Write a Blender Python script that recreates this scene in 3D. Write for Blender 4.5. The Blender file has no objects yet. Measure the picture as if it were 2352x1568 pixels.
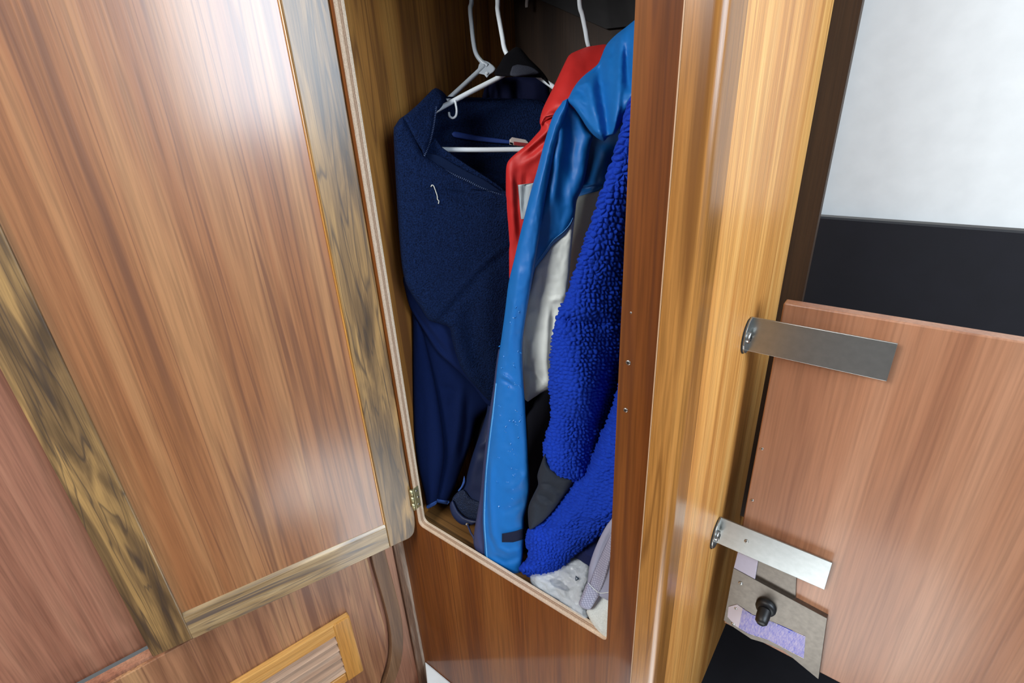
import bpy, bmesh, math, random
import numpy as np
from mathutils import Matrix, Vector
random.seed(7); rng = np.random.default_rng(7)
sc = bpy.context.scene; COL = sc.collection

# ------------------------------------------------------------------ camera
F = 1170.0; CX, CY = 1176.0, 784.0; CAM = np.array([0.0, -0.5, 0.0])
R = np.array([[0.79169551, -0.22127857, 0.56943306],
              [0.60906002, 0.35848578, -0.70748416],
              [-0.04758257, 0.90693095, 0.41858351]])
cam_d = bpy.data.cameras.new('camera'); cam = bpy.data.objects.new('camera', cam_d); COL.objects.link(cam)
cam_d.sensor_width = 36.0; cam_d.lens = 36.0 * F / 2352.0; cam_d.clip_start = 0.01
M4 = Matrix([list(R[i]) + [CAM[i]] for i in range(3)] + [[0, 0, 0, 1]]); cam.matrix_world = M4
sc.camera = cam
# ------------------------------------------------------------------ world, lights, exposure
W = bpy.data.worlds.new('world'); sc.world = W; W.use_nodes = True
W.node_tree.nodes['Background'].inputs[0].default_value = (0.93, 0.97, 1.0, 1); W.node_tree.nodes['Background'].inputs[1].default_value = 0.15
def area(name, loc, target, sx, sy, power, col):
    l = bpy.data.lights.new(name, 'AREA'); l.shape = 'RECTANGLE'; l.size = sx; l.size_y = sy; l.energy = power; l.color = col
    o = bpy.data.objects.new(name, l); COL.objects.link(o); o.location = loc
    o.rotation_euler = (Vector(target) - Vector(loc)).to_track_quat('-Z', 'Y').to_euler(); return o
area('companionway_daylight', (1.35, -0.36, 0.50), (-0.6, -0.30, 0.20), 1.0, 1.1, 58, (0.74, 0.87, 1.0))
area('hatch_daylight', (-0.70, -1.6, 0.72), (-0.45, 0.1, -0.45), 0.7, 0.6, 34, (1.0, 0.99, 0.97))
sp_ = bpy.data.lights.new('sun_through_companionway', 'SPOT'); sp_.energy = 2300; sp_.color = (0.93, 0.97, 1.0); sp_.spot_size = math.radians(13); sp_.spot_blend = .5; sp_.shadow_soft_size = .03
so = bpy.data.objects.new('sun_through_companionway', sp_); COL.objects.link(so); so.location = (1.1, -1.0, 1.6)
so.rotation_euler = (Vector((0.04, -0.36, -1.29)) - Vector(so.location)).to_track_quat('-Z', 'Z').to_euler()
sc.view_settings.view_transform = 'Standard'; sc.view_settings.look = 'None'
sc.view_settings.gamma = 1.0; sc.view_settings.use_curve_mapping = False; sc.view_settings.exposure = 0.0

# ------------------------------------------------------------------ helpers
def ray(x, y):
    x = np.asarray(x, float); y = np.asarray(y, float)
    v = np.stack([x - CX, -(y - CY), np.full_like(x, -F)], -1); return v @ R.T
def PD(x, y, d): return CAM + ray(x, y) * (np.asarray(d, float) / F)[..., None]
def PY(x, y, Y): r = ray(x, y); return CAM + r * ((Y - CAM[1]) / r[..., 1])[..., None]
def PX(x, y, X): r = ray(x, y); return CAM + r * ((X - CAM[0]) / r[..., 0])[..., None]
def PZ(x, y, Z): r = ray(x, y); return CAM + r * ((Z - CAM[2]) / r[..., 2])[..., None]
def lin(r, g, b):
    f = lambda c: (c / 255 / 12.92) if c / 255 <= .04045 else ((c / 255 + .055) / 1.055) ** 2.4
    return (f(r), f(g), f(b), 1.0)

def tag(o, label=None, cat=None, group=None, kind=None):
    if label: o['label'] = label
    if cat: o['category'] = cat
    if group: o['group'] = group
    if kind: o['kind'] = kind
    return o
def thing(name, loc, label, cat, group=None, mat=None):
    o = bpy.data.objects.new(name, None); COL.objects.link(o); o.empty_display_size = .05
    if mat is not None: o.matrix_world = mat
    else: o.location = [float(v) for v in loc]
    return tag(o, label, cat, group)
def obj(name, verts, faces, mat, parent=None, smooth=False, local=False):
    v = np.asarray(verts, float).reshape(-1, 3)
    if parent is not None and not local:
        w = parent; off = np.zeros(3)
        while w is not None: off += np.array(w.location); w = w.parent
        v = v - off
    me = bpy.data.meshes.new(name); me.from_pydata(v.tolist(), [], [list(map(int, f)) for f in faces]); me.validate(); me.update()
    if isinstance(mat, (list, tuple)):
        for m in mat: me.materials.append(m)
    else: me.materials.append(mat)
    if smooth: me.polygons.foreach_set('use_smooth', [True] * len(me.polygons))
    o = bpy.data.objects.new(name, me); COL.objects.link(o); o.parent = parent
    return o
def fix(o, angle=None):
    bm = bmesh.new(); bm.from_mesh(o.data); bmesh.ops.remove_doubles(bm, verts=bm.verts, dist=1e-6)
    bmesh.ops.recalc_face_normals(bm, faces=bm.faces); bm.to_mesh(o.data); bm.free()
    return o
def bevel(o, w, seg=2):
    bm = bmesh.new(); bm.from_mesh(o.data); bmesh.ops.remove_doubles(bm, verts=bm.verts, dist=1e-6); bmesh.ops.recalc_face_normals(bm, faces=bm.faces)
    es = [e for e in bm.edges if len(e.link_faces) == 2 and e.calc_face_angle(0) > .5]
    bmesh.ops.bevel(bm, geom=es, offset=w, segments=seg, profile=.5, affect='EDGES', clamp_overlap=True)
    bm.to_mesh(o.data); bm.free(); return o
BOXF = [(0, 3, 2, 1), (4, 5, 6, 7), (0, 1, 5, 4), (1, 2, 6, 5), (2, 3, 7, 6), (3, 0, 4, 7)]
def box(name, lo, hi, mat, parent=None, local=False, bev=0):
    (a, b, c), (d, e, f) = lo, hi
    o = obj(name, [(a, b, c), (d, b, c), (d, e, c), (a, e, c), (a, b, f), (d, b, f), (d, e, f), (a, e, f)], BOXF, mat, parent, local=local)
    return bevel(o, bev) if bev else fix(o)
def prism(name, poly, a, b, mat, parent=None, axis='z', local=False, bev=0):
    """poly: 2D pts; extruded from a to b along axis"""
    n = len(poly)
    def m(p, h): return {'z': (p[0], p[1], h), 'y': (p[0], h, p[1]), 'x': (h, p[0], p[1])}[axis]
    v = [m(p, a) for p in poly] + [m(p, b) for p in poly]
    f = [list(range(n))[::-1], list(range(n, 2 * n))] + [(i, (i + 1) % n, n + (i + 1) % n, n + i) for i in range(n)]
    o = obj(name, v, f, mat, parent, local=local)
    return bevel(o, bev) if bev else fix(o)
def crom(pts, n=8, closed=False):
    p = np.asarray(pts, float); out = []; m = len(p)
    for i in range(m if closed else m - 1):
        p0 = p[(i - 1) % m] if closed or i > 0 else p[0]; p1 = p[i]; p2 = p[(i + 1) % m]
        p3 = p[(i + 2) % m] if closed or i + 2 < m else p[-1]
        for k in range(n):
            t = k / n
            out.append(.5 * ((2 * p1) + (-p0 + p2) * t + (2 * p0 - 5 * p1 + 4 * p2 - p3) * t * t + (-p0 + 3 * p1 - 3 * p2 + p3) * t ** 3))
    if not closed: out.append(p[-1])
    return np.array(out)
def tube(name, pts, r, mat, parent=None, seg=12, n=6, local=False, rend=None, smoothpath=True):
    P = crom(pts, n) if smoothpath else np.asarray(pts, float); m = len(P)
    T = np.gradient(P, axis=0); T /= np.linalg.norm(T, axis=1)[:, None] + 1e-12
    u = np.cross(T[0], [0.3, 0.5, 0.81]); u /= np.linalg.norm(u); V = []
    rr = np.linspace(r, rend if rend is not None else r, m)
    for i in range(m):
        u = u - T[i] * (u @ T[i]); u /= np.linalg.norm(u); w = np.cross(T[i], u)
        for k in range(seg):
            a = 2 * math.pi * k / seg; V.append(P[i] + rr[i] * (math.cos(a) * u + math.sin(a) * w))
    Fc = [(i * seg + k, i * seg + (k + 1) % seg, (i + 1) * seg + (k + 1) % seg, (i + 1) * seg + k) for i in range(m - 1) for k in range(seg)]
    Fc += [list(range(seg))[::-1], [(m - 1) * seg + k for k in range(seg)]]
    o = obj(name, V, Fc, mat, parent, smooth=True, local=local); return o
def disc(name, c, n, r, h, mat, parent=None, seg=20, local=False, dome=0.3):
    """low screw head / knob: lathe about normal n, base at c"""
    n = np.asarray(n, float); n /= np.linalg.norm(n); u = np.cross(n, [.2, .3, .93]); u /= np.linalg.norm(u); w = np.cross(n, u)
    prof = [(r, 0), (r, h * .5), (r * .9, h * .85), (r * .55, h), (0.001 * r, h)]
    V = []; 
    for (q, z) in prof:
        for k in range(seg):
            a = 2 * math.pi * k / seg; V.append(np.asarray(c) + n * z + q * (math.cos(a) * u + math.sin(a) * w))
    m = len(prof)
    Fc = [(i * seg + k, i * seg + (k + 1) % seg, (i + 1) * seg + (k + 1) % seg, (i + 1) * seg + k) for i in range(m - 1) for k in range(seg)]
    return obj(name, V, Fc, mat, parent, smooth=True, local=local)
def screw(name, c, n, r, mat, dark, parent, local=False):
    s = disc(name, c, n, r, r * .45, mat, parent, local=local)
    n = np.asarray(n, float); n /= np.linalg.norm(n); u = np.cross(n, [.2, .3, .93]); u /= np.linalg.norm(u); w = np.cross(n, u)
    V = []; Fc = []
    for a, b in ((u, w), (w, u)):
        i = len(V)
        for sa, sb, h in [(-1, -1, .35), (1, -1, .35), (1, 1, .35), (-1, 1, .35), (-1, -1, .52), (1, -1, .52), (1, 1, .52), (-1, 1, .52)]:
            V.append(np.asarray(c) + a * sa * r * .55 + b * sb * r * .12 + n * h * r)
        Fc += [[i + q for q in f] for f in BOXF]
    o = obj('cross_slot', V, Fc, dark, s, local=True) if local else obj('cross_slot', V, Fc, dark, s)
    return s
# 2D noise ------------------------------------------------------------
_tab = rng.random((256, 256))
def vnoise(x, y):
    xi = np.floor(x).astype(int); yi = np.floor(y).astype(int); fx = x - xi; fy = y - yi
    fx = fx * fx * (3 - 2 * fx); fy = fy * fy * (3 - 2 * fy); g = lambda a, b: _tab[a % 256, b % 256]
    return (g(xi, yi) * (1 - fx) + g(xi + 1, yi) * fx) * (1 - fy) + (g(xi, yi + 1) * (1 - fx) + g(xi + 1, yi + 1) * fx) * fy - .5
def fbm(x, y, o=3): return sum(vnoise(x * 2 ** k + 17 * k, y * 2 ** k + 31 * k) / 2 ** k for k in range(o))
_jx = rng.random((256, 256)); _jy = rng.random((256, 256))
def voro(x, y):
    xi = np.floor(x).astype(int); yi = np.floor(y).astype(int); f1 = np.full(x.shape, 9.); f2 = np.full(x.shape, 9.)
    for a in (-1, 0, 1):
        for b in (-1, 0, 1):
            px = xi + a + .1 + .8 * _jx[(xi + a) % 256, (yi + b) % 256]; py = yi + b + .1 + .8 * _jy[(xi + a) % 256, (yi + b) % 256]
            d = np.hypot(px - x, py - y); f2 = np.minimum(f2, np.maximum(f1, d)); f1 = np.minimum(f1, d)
    return f1, f2
def tps(ctrl):
    c = np.asarray(ctrl, float); n = len(c); P = c[:, :2] / 500.0
    if n < 4:
        A = np.c_[P, np.ones(n)]; s = np.linalg.lstsq(A, c[:, 2], rcond=None)[0]
        return lambda x, y: s[0] * np.asarray(x) / 500 + s[1] * np.asarray(y) / 500 + s[2]
    U = lambda r2: np.where(r2 > 0, r2 * np.log(np.maximum(r2, 1e-12)), 0)
    K = U(((P[:, None] - P[None]) ** 2).sum(-1)) + np.eye(n) * 1e-3; Q = np.c_[P, np.ones(n)]
    S = np.linalg.solve(np.block([[K, Q], [Q.T, np.zeros((3, 3))]]), np.r_[c[:, 2], 0, 0, 0])
    def f(x, y):
        x = np.asarray(x, float) / 500; y = np.asarray(y, float) / 500
        out = S[n] * x + S[n + 1] * y + S[n + 2]
        for i in range(n): out = out + S[i] * U((x - P[i, 0]) ** 2 + (y - P[i, 1]) ** 2)
        return out
    return f
def segdist(x, y, pl, closed=False):
    p = np.asarray(pl, float); q = np.roll(p, -1, 0) if closed else p[1:]; p = p if closed else p[:-1]
    best = np.full(x.shape, 1e9)
    for (ax, ay), (bx, by) in zip(p, q):
        dx, dy = bx - ax, by - ay; L = dx * dx + dy * dy + 1e-9
        t = np.clip(((x - ax) * dx + (y - ay) * dy) / L, 0, 1); best = np.minimum(best, np.hypot(x - ax - t * dx, y - ay - t * dy))
    return best
def sheet(name, outline, depth, mat, parent, w=14, T=.010, Tb=.010, folds=(), nz=(), step=5, disp=None, sm=4, jit=0, axis='y'):
    """a stuffed piece of cloth: outline on the picture, its distance from the camera, a rounded edge and real thickness"""
    pl = crom(outline, sm, True) if sm > 1 else np.asarray(outline, float)
    df = depth if callable(depth) else tps(depth)
    flip = axis == 'x'; Q = pl[:, ::-1] if flip else pl
    y0, y1 = Q[:, 1].min(), Q[:, 1].max(); nr = max(4, int((y1 - y0) / step)); ys = np.linspace(y0 + .05, y1 - .05, nr)
    xl = np.full(nr, 1e9); xr = np.full(nr, -1e9)
    for (ax, ay), (bx, by) in zip(Q, np.roll(Q, -1, 0)):
        if abs(by - ay) < 1e-9: continue
        t = (ys - ay) / (by - ay); k = (t >= 0) & (t <= 1); xx = ax + t * (bx - ax)
        xl[k] = np.minimum(xl[k], xx[k]); xr[k] = np.maximum(xr[k], xx[k])
    if jit:
        xl = xl + jit * fbm(ys / 7., ys * 0 + 3.3, 2); xr = xr + jit * fbm(ys / 7., ys * 0 + 9.1, 2)
    nc = max(6, int((xr - xl).max() / step)); t = np.linspace(0, 1, nc + 1); s = .55 * t + .45 * (.5 - .5 * np.cos(math.pi * t))
    X = xl[:, None] + (xr - xl)[:, None] * s[None]; Y = np.repeat(ys[:, None], nc + 1, 1)
    if flip: X, Y = Y, X
    def front(x, y):
        x = np.asarray(x, float); y = np.asarray(y, float); d = segdist(x, y, pl, True)
        pr = np.sqrt(np.clip(1 - (1 - np.clip(d / w, 0, 1)) ** 2, 0, 1)); z = df(x, y)
        h = T * pr
        for fo in folds:
            ar = np.asarray(fo[0], float); ln = np.hypot(*(ar[-1] - ar[0])); fx = (ar[-1] - ar[0]) / (ln * ln); tt = np.clip((x - ar[0, 0]) * fx[0] + (y - ar[0, 1]) * fx[1], 0, 1)
            g = np.exp(-(segdist(x, y, fo[0]) / fo[2]) ** 2) * np.clip(np.minimum(tt, 1 - tt) / .22 + .15, 0, 1); h = h + fo[1] * g * np.clip(d / min(w, 8), 0, 1)
        for (amp, sx, sy) in nz: h = h + amp * 2 * fbm(x / sx, y / sy, 3) * pr
        return z - h, z + Tb * pr
    zf, zb = front(X, Y); Ff = PD(X, Y, zf); Bb = PD(X, Y, zb)
    nring = 2 * nc; ring = np.concatenate([Ff, Bb[:, nc - 1:0:-1]], 1).reshape(-1, 3)
    i = np.arange(nr - 1)[:, None] * nring; k = np.arange(nring)[None]
    fc = np.stack([i + k, i + nring + k, i + nring + (k + 1) % nring, i + (k + 1) % nring], -1).reshape(-1, 4)
    o = obj(name, ring, fc, mat, parent, smooth=True)
    if disp is not None:
        me = o.data; nv = len(me.vertices); no = np.zeros(nv * 3); me.vertex_normals.foreach_get('vector', no) if hasattr(me, 'vertex_normals') else me.vertices.foreach_get('normal', no)
        co = np.zeros(nv * 3); me.vertices.foreach_get('co', co); co = co.reshape(-1, 3); no = no.reshape(-1, 3)
        zz = np.concatenate([zf, zb[:, nc - 1:0:-1]], 1).reshape(-1); xx = np.concatenate([X, X[:, nc - 1:0:-1]], 1).reshape(-1); yy = np.concatenate([Y, Y[:, nc - 1:0:-1]], 1).reshape(-1)
        # outward side: towards camera on the front
        nf = Ff.shape[1]; out = no * 1.0
        c0 = ring.reshape(nr, nring, 3).mean(1)
        sgn = np.sign(((co + (ring - co)[0] - np.repeat(c0, nring, 0)) * no).sum(1)); sg = 1.0 if np.median(sgn) >= 0 else -1.0
        co = co + sg * out * disp((xx - CX) * zz / F, (yy - CY) * zz / F)[:, None]
        me.vertices.foreach_set('co', co.reshape(-1)); me.update()
    o['_'] = 0; del o['_']
    def FR(x, y, off=0.0015): return PD(np.asarray(x, float), np.asarray(y, float), front(x, y)[0] - off)
    FR.d = lambda x, y, off=0.0015: front(x, y)[0] - off
    return o, FR
def patch(name, outline, FR, mat, parent, off=.0015, T=.0012, **kw):
    return sheet(name, outline, lambda x, y: FR.d(x, y, off), mat, parent, w=kw.pop('w', 3), T=T, Tb=.0005, **kw)

# ------------------------------------------------------------------ materials
def newmat(name):
    m = bpy.data.materials.new(name); m.use_nodes = True; nt = m.node_tree; b = nt.nodes['Principled BSDF']; return m, nt, b
def N(nt, t, **kw):
    n = nt.nodes.new(t)
    for k, v in kw.items(): setattr(n, k, v)
    return n
def ramp(nt, stops):
    r = N(nt, 'ShaderNodeValToRGB'); e = r.color_ramp.elements
    while len(e) < len(stops): e.new(.5)
    for i, (p, c) in enumerate(stops): e[i].position = p; e[i].color = c
    return r
def wood(name, cols, grain='z', width=40., rough=.3, coat=.25, coatr=.14, streak=None, sth=.62, dist=.5, fine=.22, spec=.5, off=0., stretch=.035):
    """cols: dark, mid, light sRGB; width: bands per metre"""
    m, nt, b = newmat(name); L = nt.links.new
    tc = N(nt, 'ShaderNodeTexCoord'); mp = N(nt, 'ShaderNodeMapping')
    st = stretch; mp.inputs['Scale'].default_value = {'z': (1, 1, st), 'x': (st, 1, 1), 'y': (1, st, 1)}[grain]; mp.inputs['Location'].default_value = (off, off * .7, off * .3)
    L(tc.outputs['Object'], mp.inputs['Vector'])
    n1 = N(nt, 'ShaderNodeTexNoise'); n1.inputs['Scale'].default_value = width; n1.inputs['Detail'].default_value = 5; n1.inputs['Distortion'].default_value = dist
    L(mp.outputs[0], n1.inputs['Vector'])
    r = ramp(nt, [(.30, lin(*cols[0])), (.5, lin(*cols[1])), (.68, lin(*cols[2]))]); L(n1.outputs['Fac'], r.inputs[0])
    mp2 = N(nt, 'ShaderNodeMapping'); s2 = .025; mp2.inputs['Scale'].default_value = {'z': (1, 1, s2), 'x': (s2, 1, 1), 'y': (1, s2, 1)}[grain]
    L(tc.outputs['Object'], mp2.inputs['Vector'])
    n2 = N(nt, 'ShaderNodeTexNoise'); n2.inputs['Scale'].default_value = width * 16; n2.inputs['Detail'].default_value = 4; L(mp2.outputs[0], n2.inputs['Vector'])
    r2 = ramp(nt, [(.35, (1 - fine, 1 - fine, 1 - fine, 1)), (.6, (1.08, 1.08, 1.08, 1))]); L(n2.outputs['Fac'], r2.inputs[0])
    mx = N(nt, 'ShaderNodeMix', data_type='RGBA', blend_type='MULTIPLY'); mx.inputs['Factor'].default_value = 1
    L(r.outputs[0], mx.inputs['A']); L(r2.outputs[0], mx.inputs['B']); out = mx.outputs['Result']
    if streak:
        n3 = N(nt, 'ShaderNodeTexNoise'); n3.inputs['Scale'].default_value = width * 1.3; n3.inputs['Detail'].default_value = 2; n3.inputs['Distortion'].default_value = dist * .5
        mp3 = N(nt, 'ShaderNodeMapping'); mp3.inputs['Location'].default_value = (3.1 + off, 1.7, .4); s3 = stretch * .6
        mp3.inputs['Scale'].default_value = {'z': (1, 1, s3), 'x': (s3, 1, 1), 'y': (1, s3, 1)}[grain]; L(tc.outputs['Object'], mp3.inputs['Vector']); L(mp3.outputs[0], n3.inputs['Vector'])
        r3 = ramp(nt, [(.36, (0, 0, 0, 1)), (.385, (.8, .8, .8, 1)), (.41, (0, 0, 0, 1)), (.50, (0, 0, 0, 1)), (.515, (.7, .7, .7, 1)), (.535, (0, 0, 0, 1)), (sth, (0, 0, 0, 1)), (sth + .06, (.85, .85, .85, 1))]); L(n3.outputs['Fac'], r3.inputs[0])
        m3 = N(nt, 'ShaderNodeMix', data_type='RGBA'); L(r3.outputs[0], m3.inputs['Factor']); L(out, m3.inputs['A']); m3.inputs['B'].default_value = lin(*streak); out = m3.outputs['Result']
    L(out, b.inputs['Base Color']); b.inputs['Roughness'].default_value = rough; b.inputs['Coat Weight'].default_value = coat; b.inputs['Coat Roughness'].default_value = coatr
    b.inputs['Specular IOR Level'].default_value = spec
    bp = N(nt, 'ShaderNodeBump'); bp.inputs['Strength'].default_value = .25; bp.inputs['Distance'].default_value = .0006; L(n2.outputs['Fac'], bp.inputs['Height']); L(bp.outputs[0], b.inputs['Normal'])
    return m
def fabric(name, col, rough=.8, scale=900., bump=.6, dist=.001, var=.25, sheen=0., spec=.3, big=0., voronoi=False, col2=None):
    m, nt, b = newmat(name); L = nt.links.new; tc = N(nt, 'ShaderNodeTexCoord')
    n = N(nt, 'ShaderNodeTexVoronoi') if voronoi else N(nt, 'ShaderNodeTexNoise'); n.inputs['Scale'].default_value = scale; L(tc.outputs['Object'], n.inputs['Vector'])
    if not voronoi: n.inputs['Detail'].default_value = 3
    h = n.outputs[0]
    c = lin(*col); lo = tuple(v * (1 - var) for v in c[:3]) + (1,); hi = lin(*col2) if col2 else tuple(min(1, v * (1 + var)) for v in c[:3]) + (1,)
    r = ramp(nt, [(.3, lo), (.7, hi)]); L(h, r.inputs[0]); L(r.outputs[0], b.inputs['Base Color'])
    bp = N(nt, 'ShaderNodeBump'); bp.inputs['Strength'].default_value = bump; bp.inputs['Distance'].default_value = dist; L(h, bp.inputs['Height'])
    if big:
        n4 = N(nt, 'ShaderNodeTexNoise'); n4.inputs['Scale'].default_value = 60; n4.inputs['Detail'].default_value = 2; L(tc.outputs['Object'], n4.inputs['Vector'])
        b2 = N(nt, 'ShaderNodeBump'); b2.inputs['Strength'].default_value = big; b2.inputs['Distance'].default_value = .004; L(n4.outputs[0], b2.inputs['Height']); L(bp.outputs[0], b2.inputs['Normal']); L(b2.outputs[0], b.inputs['Normal'])
    else: L(bp.outputs[0], b.inputs['Normal'])
    b.inputs['Roughness'].default_value = rough; b.inputs['Sheen Weight'].default_value = sheen; b.inputs['Specular IOR Level'].default_value = spec
    return m
def plain(name, col, rough=.4, metal=0., spec=.5, noise=0., nscale=200.):
    m, nt, b = newmat(name); L = nt.links.new
    tc = N(nt, 'ShaderNodeTexCoord'); n = N(nt, 'ShaderNodeTexNoise'); n.inputs['Scale'].default_value = nscale; n.inputs['Detail'].default_value = 4; L(tc.outputs['Object'], n.inputs['Vector'])
    c = lin(*col); r = ramp(nt, [(.3, tuple(v * (1 - noise) for v in c[:3]) + (1,)), (.7, c)]); L(n.outputs[0], r.inputs[0]); L(r.outputs[0], b.inputs['Base Color'])
    b.inputs['Roughness'].default_value = rough; b.inputs['Metallic'].default_value = metal; b.inputs['Specular IOR Level'].default_value = spec
    return m
M = {}
M['bulk'] = wood('mahogany_bulkhead', [(96, 50, 18), (118, 66, 26), (132, 80, 36)], width=16, rough=.55, spec=.15, coat=.35, coatr=.10, streak=(92, 50, 24), sth=.72)
M['panel'] = wood('door_panel_veneer', [(130, 80, 46), (148, 95, 57), (166, 116, 74)], width=20, rough=.42, coat=1., streak=(102, 62, 40), sth=.66, dist=.6, coatr=.20)
M['stile'] = wood('door_stile_walnut', [(84, 64, 42), (124, 95, 60), (170, 132, 80)], width=30, rough=.4, coat=.4, coatr=.25, streak=(62, 50, 42), sth=.60, dist=1.8, off=1.3, stretch=.10)
M['rail'] = wood('door_rail_walnut', [(104, 82, 54), (158, 130, 92), (186, 160, 118)], grain='x', width=30, rough=.34, coat=.3, streak=(92, 80, 74), sth=.62, dist=1.8, off=.4, stretch=.10)
M['post'] = wood('teak_post', [(126, 80, 32), (154, 102, 46), (174, 122, 62)], width=26, rough=.28, coat=.0, streak=(112, 70, 30), sth=.62, off=2.2)
M['jamb'] = wood('teak_jamb', [(176, 112, 48), (206, 144, 74), (224, 168, 96)], width=22, rough=.4, coat=.0, streak=(176, 114, 54), sth=.6, off=.9)
M['inner'] = wood('locker_side_veneer', [(112, 70, 24), (150, 100, 42), (170, 122, 58)], width=24, rough=.5, coat=.05, streak=(92, 54, 20), sth=.6, off=3.4)
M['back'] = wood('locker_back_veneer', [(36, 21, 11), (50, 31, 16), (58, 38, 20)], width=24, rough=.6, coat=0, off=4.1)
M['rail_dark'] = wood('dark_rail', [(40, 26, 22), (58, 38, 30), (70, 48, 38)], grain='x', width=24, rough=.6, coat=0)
M['lfloor'] = wood('locker_floor_teak', [(92, 62, 30), (136, 96, 52), (160, 118, 70)], grain='x', width=22, rough=.5, coat=.05, streak=(70, 48, 26), sth=.58, off=.2)
M['lower'] = wood('lower_door_veneer', [(128, 84, 58), (160, 112, 80), (186, 142, 98)], width=24, rough=.38, coat=.25, streak=(112, 72, 54), sth=.62, off=5.)
M['mould'] = wood('walnut_moulding', [(92, 64, 44), (118, 86, 60), (136, 104, 76)], width=34, rough=.4, coat=.15, off=2.9)
M['redwall'] = wood('reddish_wall', [(128, 80, 60), (158, 106, 82), (176, 128, 100)], width=22, rough=.5, coat=.1, off=6.2)
M['worn'] = wood('worn_corner_trim', [(92, 64, 48), (124, 92, 70), (186, 168, 150)], width=60, rough=.6, coat=0, fine=.5, off=7.)
M['louver'] = wood('golden_louver_frame', [(166, 108, 42), (196, 138, 66), (212, 160, 90)], width=30, rough=.28, coat=.4, off=1.9)
M['louverh'] = wood('golden_louver_rail', [(166, 108, 42), (196, 138, 66), (212, 160, 90)], grain='x', width=30, rough=.28, coat=.4, off=2.5)
M['slat'] = wood('pale_louver_slat', [(152, 116, 90), (182, 146, 118), (204, 172, 146)], grain='x', width=40, rough=.35, coat=.3, off=.6)
M['pdoor'] = wood('brown_half_door', [(140, 92, 66), (160, 110, 80), (172, 124, 94)], width=16, rough=.4, coat=.2, off=8., fine=.15)
# plywood edge: layers across the thickness
def plymat():
    m, nt, b = newmat('plywood_cut_edge'); L = nt.links.new; tc = N(nt, 'ShaderNodeTexCoord'); sx = N(nt, 'ShaderNodeSeparateXYZ'); L(tc.outputs['Object'], sx.inputs[0])
    mu = N(nt, 'ShaderNodeMath', operation='MULTIPLY'); mu.inputs[1].default_value = 1 / .020; L(sx.outputs['Y'], mu.inputs[0])
    no = N(nt, 'ShaderNodeTexNoise'); no.inputs['Scale'].default_value = 160; no.inputs['Detail'].default_value = 5; L(tc.outputs['Object'], no.inputs['Vector'])
    a = N(nt, 'ShaderNodeMath', operation='MULTIPLY_ADD'); a.inputs[1].default_value = .10; L(no.outputs[0], a.inputs[0]); L(mu.outputs[0], a.inputs[2])
    li = lin(226, 200, 172); dk = lin(150, 112, 84); md = lin(208, 176, 146); r = ramp(nt, [(.0, dk), (.10, md), (.30, li), (.42, md), (.50, dk), (.55, md), (.64, dk), (.70, li), (1., lin(214, 196, 172))]); r.color_ramp.interpolation = 'LINEAR'
    L(a.outputs[0], r.inputs[0])
    n2 = N(nt, 'ShaderNodeTexNoise'); n2.inputs['Scale'].default_value = 700; L(tc.outputs['Object'], n2.inputs['Vector']); r2 = ramp(nt, [(.35, (.84, .82, .80, 1)), (.65, (1.08, 1.08, 1.08, 1))]); L(n2.outputs[0], r2.inputs[0])
    mx = N(nt, 'ShaderNodeMix', data_type='RGBA', blend_type='MULTIPLY'); mx.inputs['Factor'].default_value = 1; L(r.outputs[0], mx.inputs['A']); L(r2.outputs[0], mx.inputs['B']); L(mx.outputs['Result'], b.inputs['Base Color'])
    b.inputs['Roughness'].default_value = .7
    bp = N(nt, 'ShaderNodeBump'); bp.inputs['Distance'].default_value = .001; bp.inputs['Strength'].default_value = .6; L(n2.outputs[0], bp.inputs['Height']); L(bp.outputs[0], b.inputs['Normal']); return m
M['ply'] = plymat()
M['white_floor'] = plain('white_gelcoat', (232, 236, 236), .35, noise=.06, nscale=30)
M['liner'] = plain('grey_headliner', (62, 62, 64), .9, noise=.15, nscale=60)
M['void'] = plain('near_black_void', (16, 17, 26), .9, noise=.2, nscale=30)  # near-black colour stands in for the shade inside the compartment
M['fleece'] = fabric('navy_fleece', (13, 29, 62), .95, 420, 1., .004, .55, sheen=.0, spec=.1)
M['fleece2'] = fabric('navy_fleece_smooth', (14, 29, 70), .95, 1500, .6, .0012, .3, sheen=.0, spec=.1)
M['hem'] = fabric('blue_hem', (52, 86, 156), .8, 900, .4)
M['navy_tape'] = fabric('navy_tape', (16, 28, 54), .9, 1400, .5, .0008, spec=.05)
M['neck_tape'] = fabric('neck_tape', (30, 58, 130), .6, 1200, .4, .0008)
M['zip'] = plain('zip_teeth', (44, 62, 98), .35)
M['black'] = fabric('black_cloth', (13, 13, 17), .9, 800, .5, spec=.1)
M['greytab'] = fabric('grey_tab', (52, 56, 68), .8, 900, .4)
M['bib'] = fabric('dark_navy_cloth', (14, 19, 46), .85, 700, .4, spec=.1)
M['red'] = fabric('red_nylon', (200, 44, 42), .55, 2200, .15, .0004, .06, spec=.4, big=.12)
M['reflect'] = fabric('grey_reflective', (176, 188, 196), .5, 1800, .3, .0005, .12)
M['blue'] = fabric('blue_nylon', (20, 108, 186), .5, 2600, .2, .0004, .08, spec=.45, big=.1)
M['pipe'] = fabric('light_blue_piping', (90, 160, 214), .6, 1500, .3)
M['navyband'] = fabric('navy_lining', (52, 60, 98), .55, 1500, .2, spec=.4)
M['velcro'] = fabric('navy_velcro', (26, 34, 60), .95, 2600, .9, .001, .5)
M['white'] = fabric('white_nylon', (226, 232, 226), .5, 2200, .15, .0004, .05, spec=.4, big=.15)
M['whiteshade'] = fabric('white_nylon_shaded', (150, 158, 152), .55, 2200, .15, .0004, .05, spec=.3)  # white nylon darkened: shade on the back panel put into its colour
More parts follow.
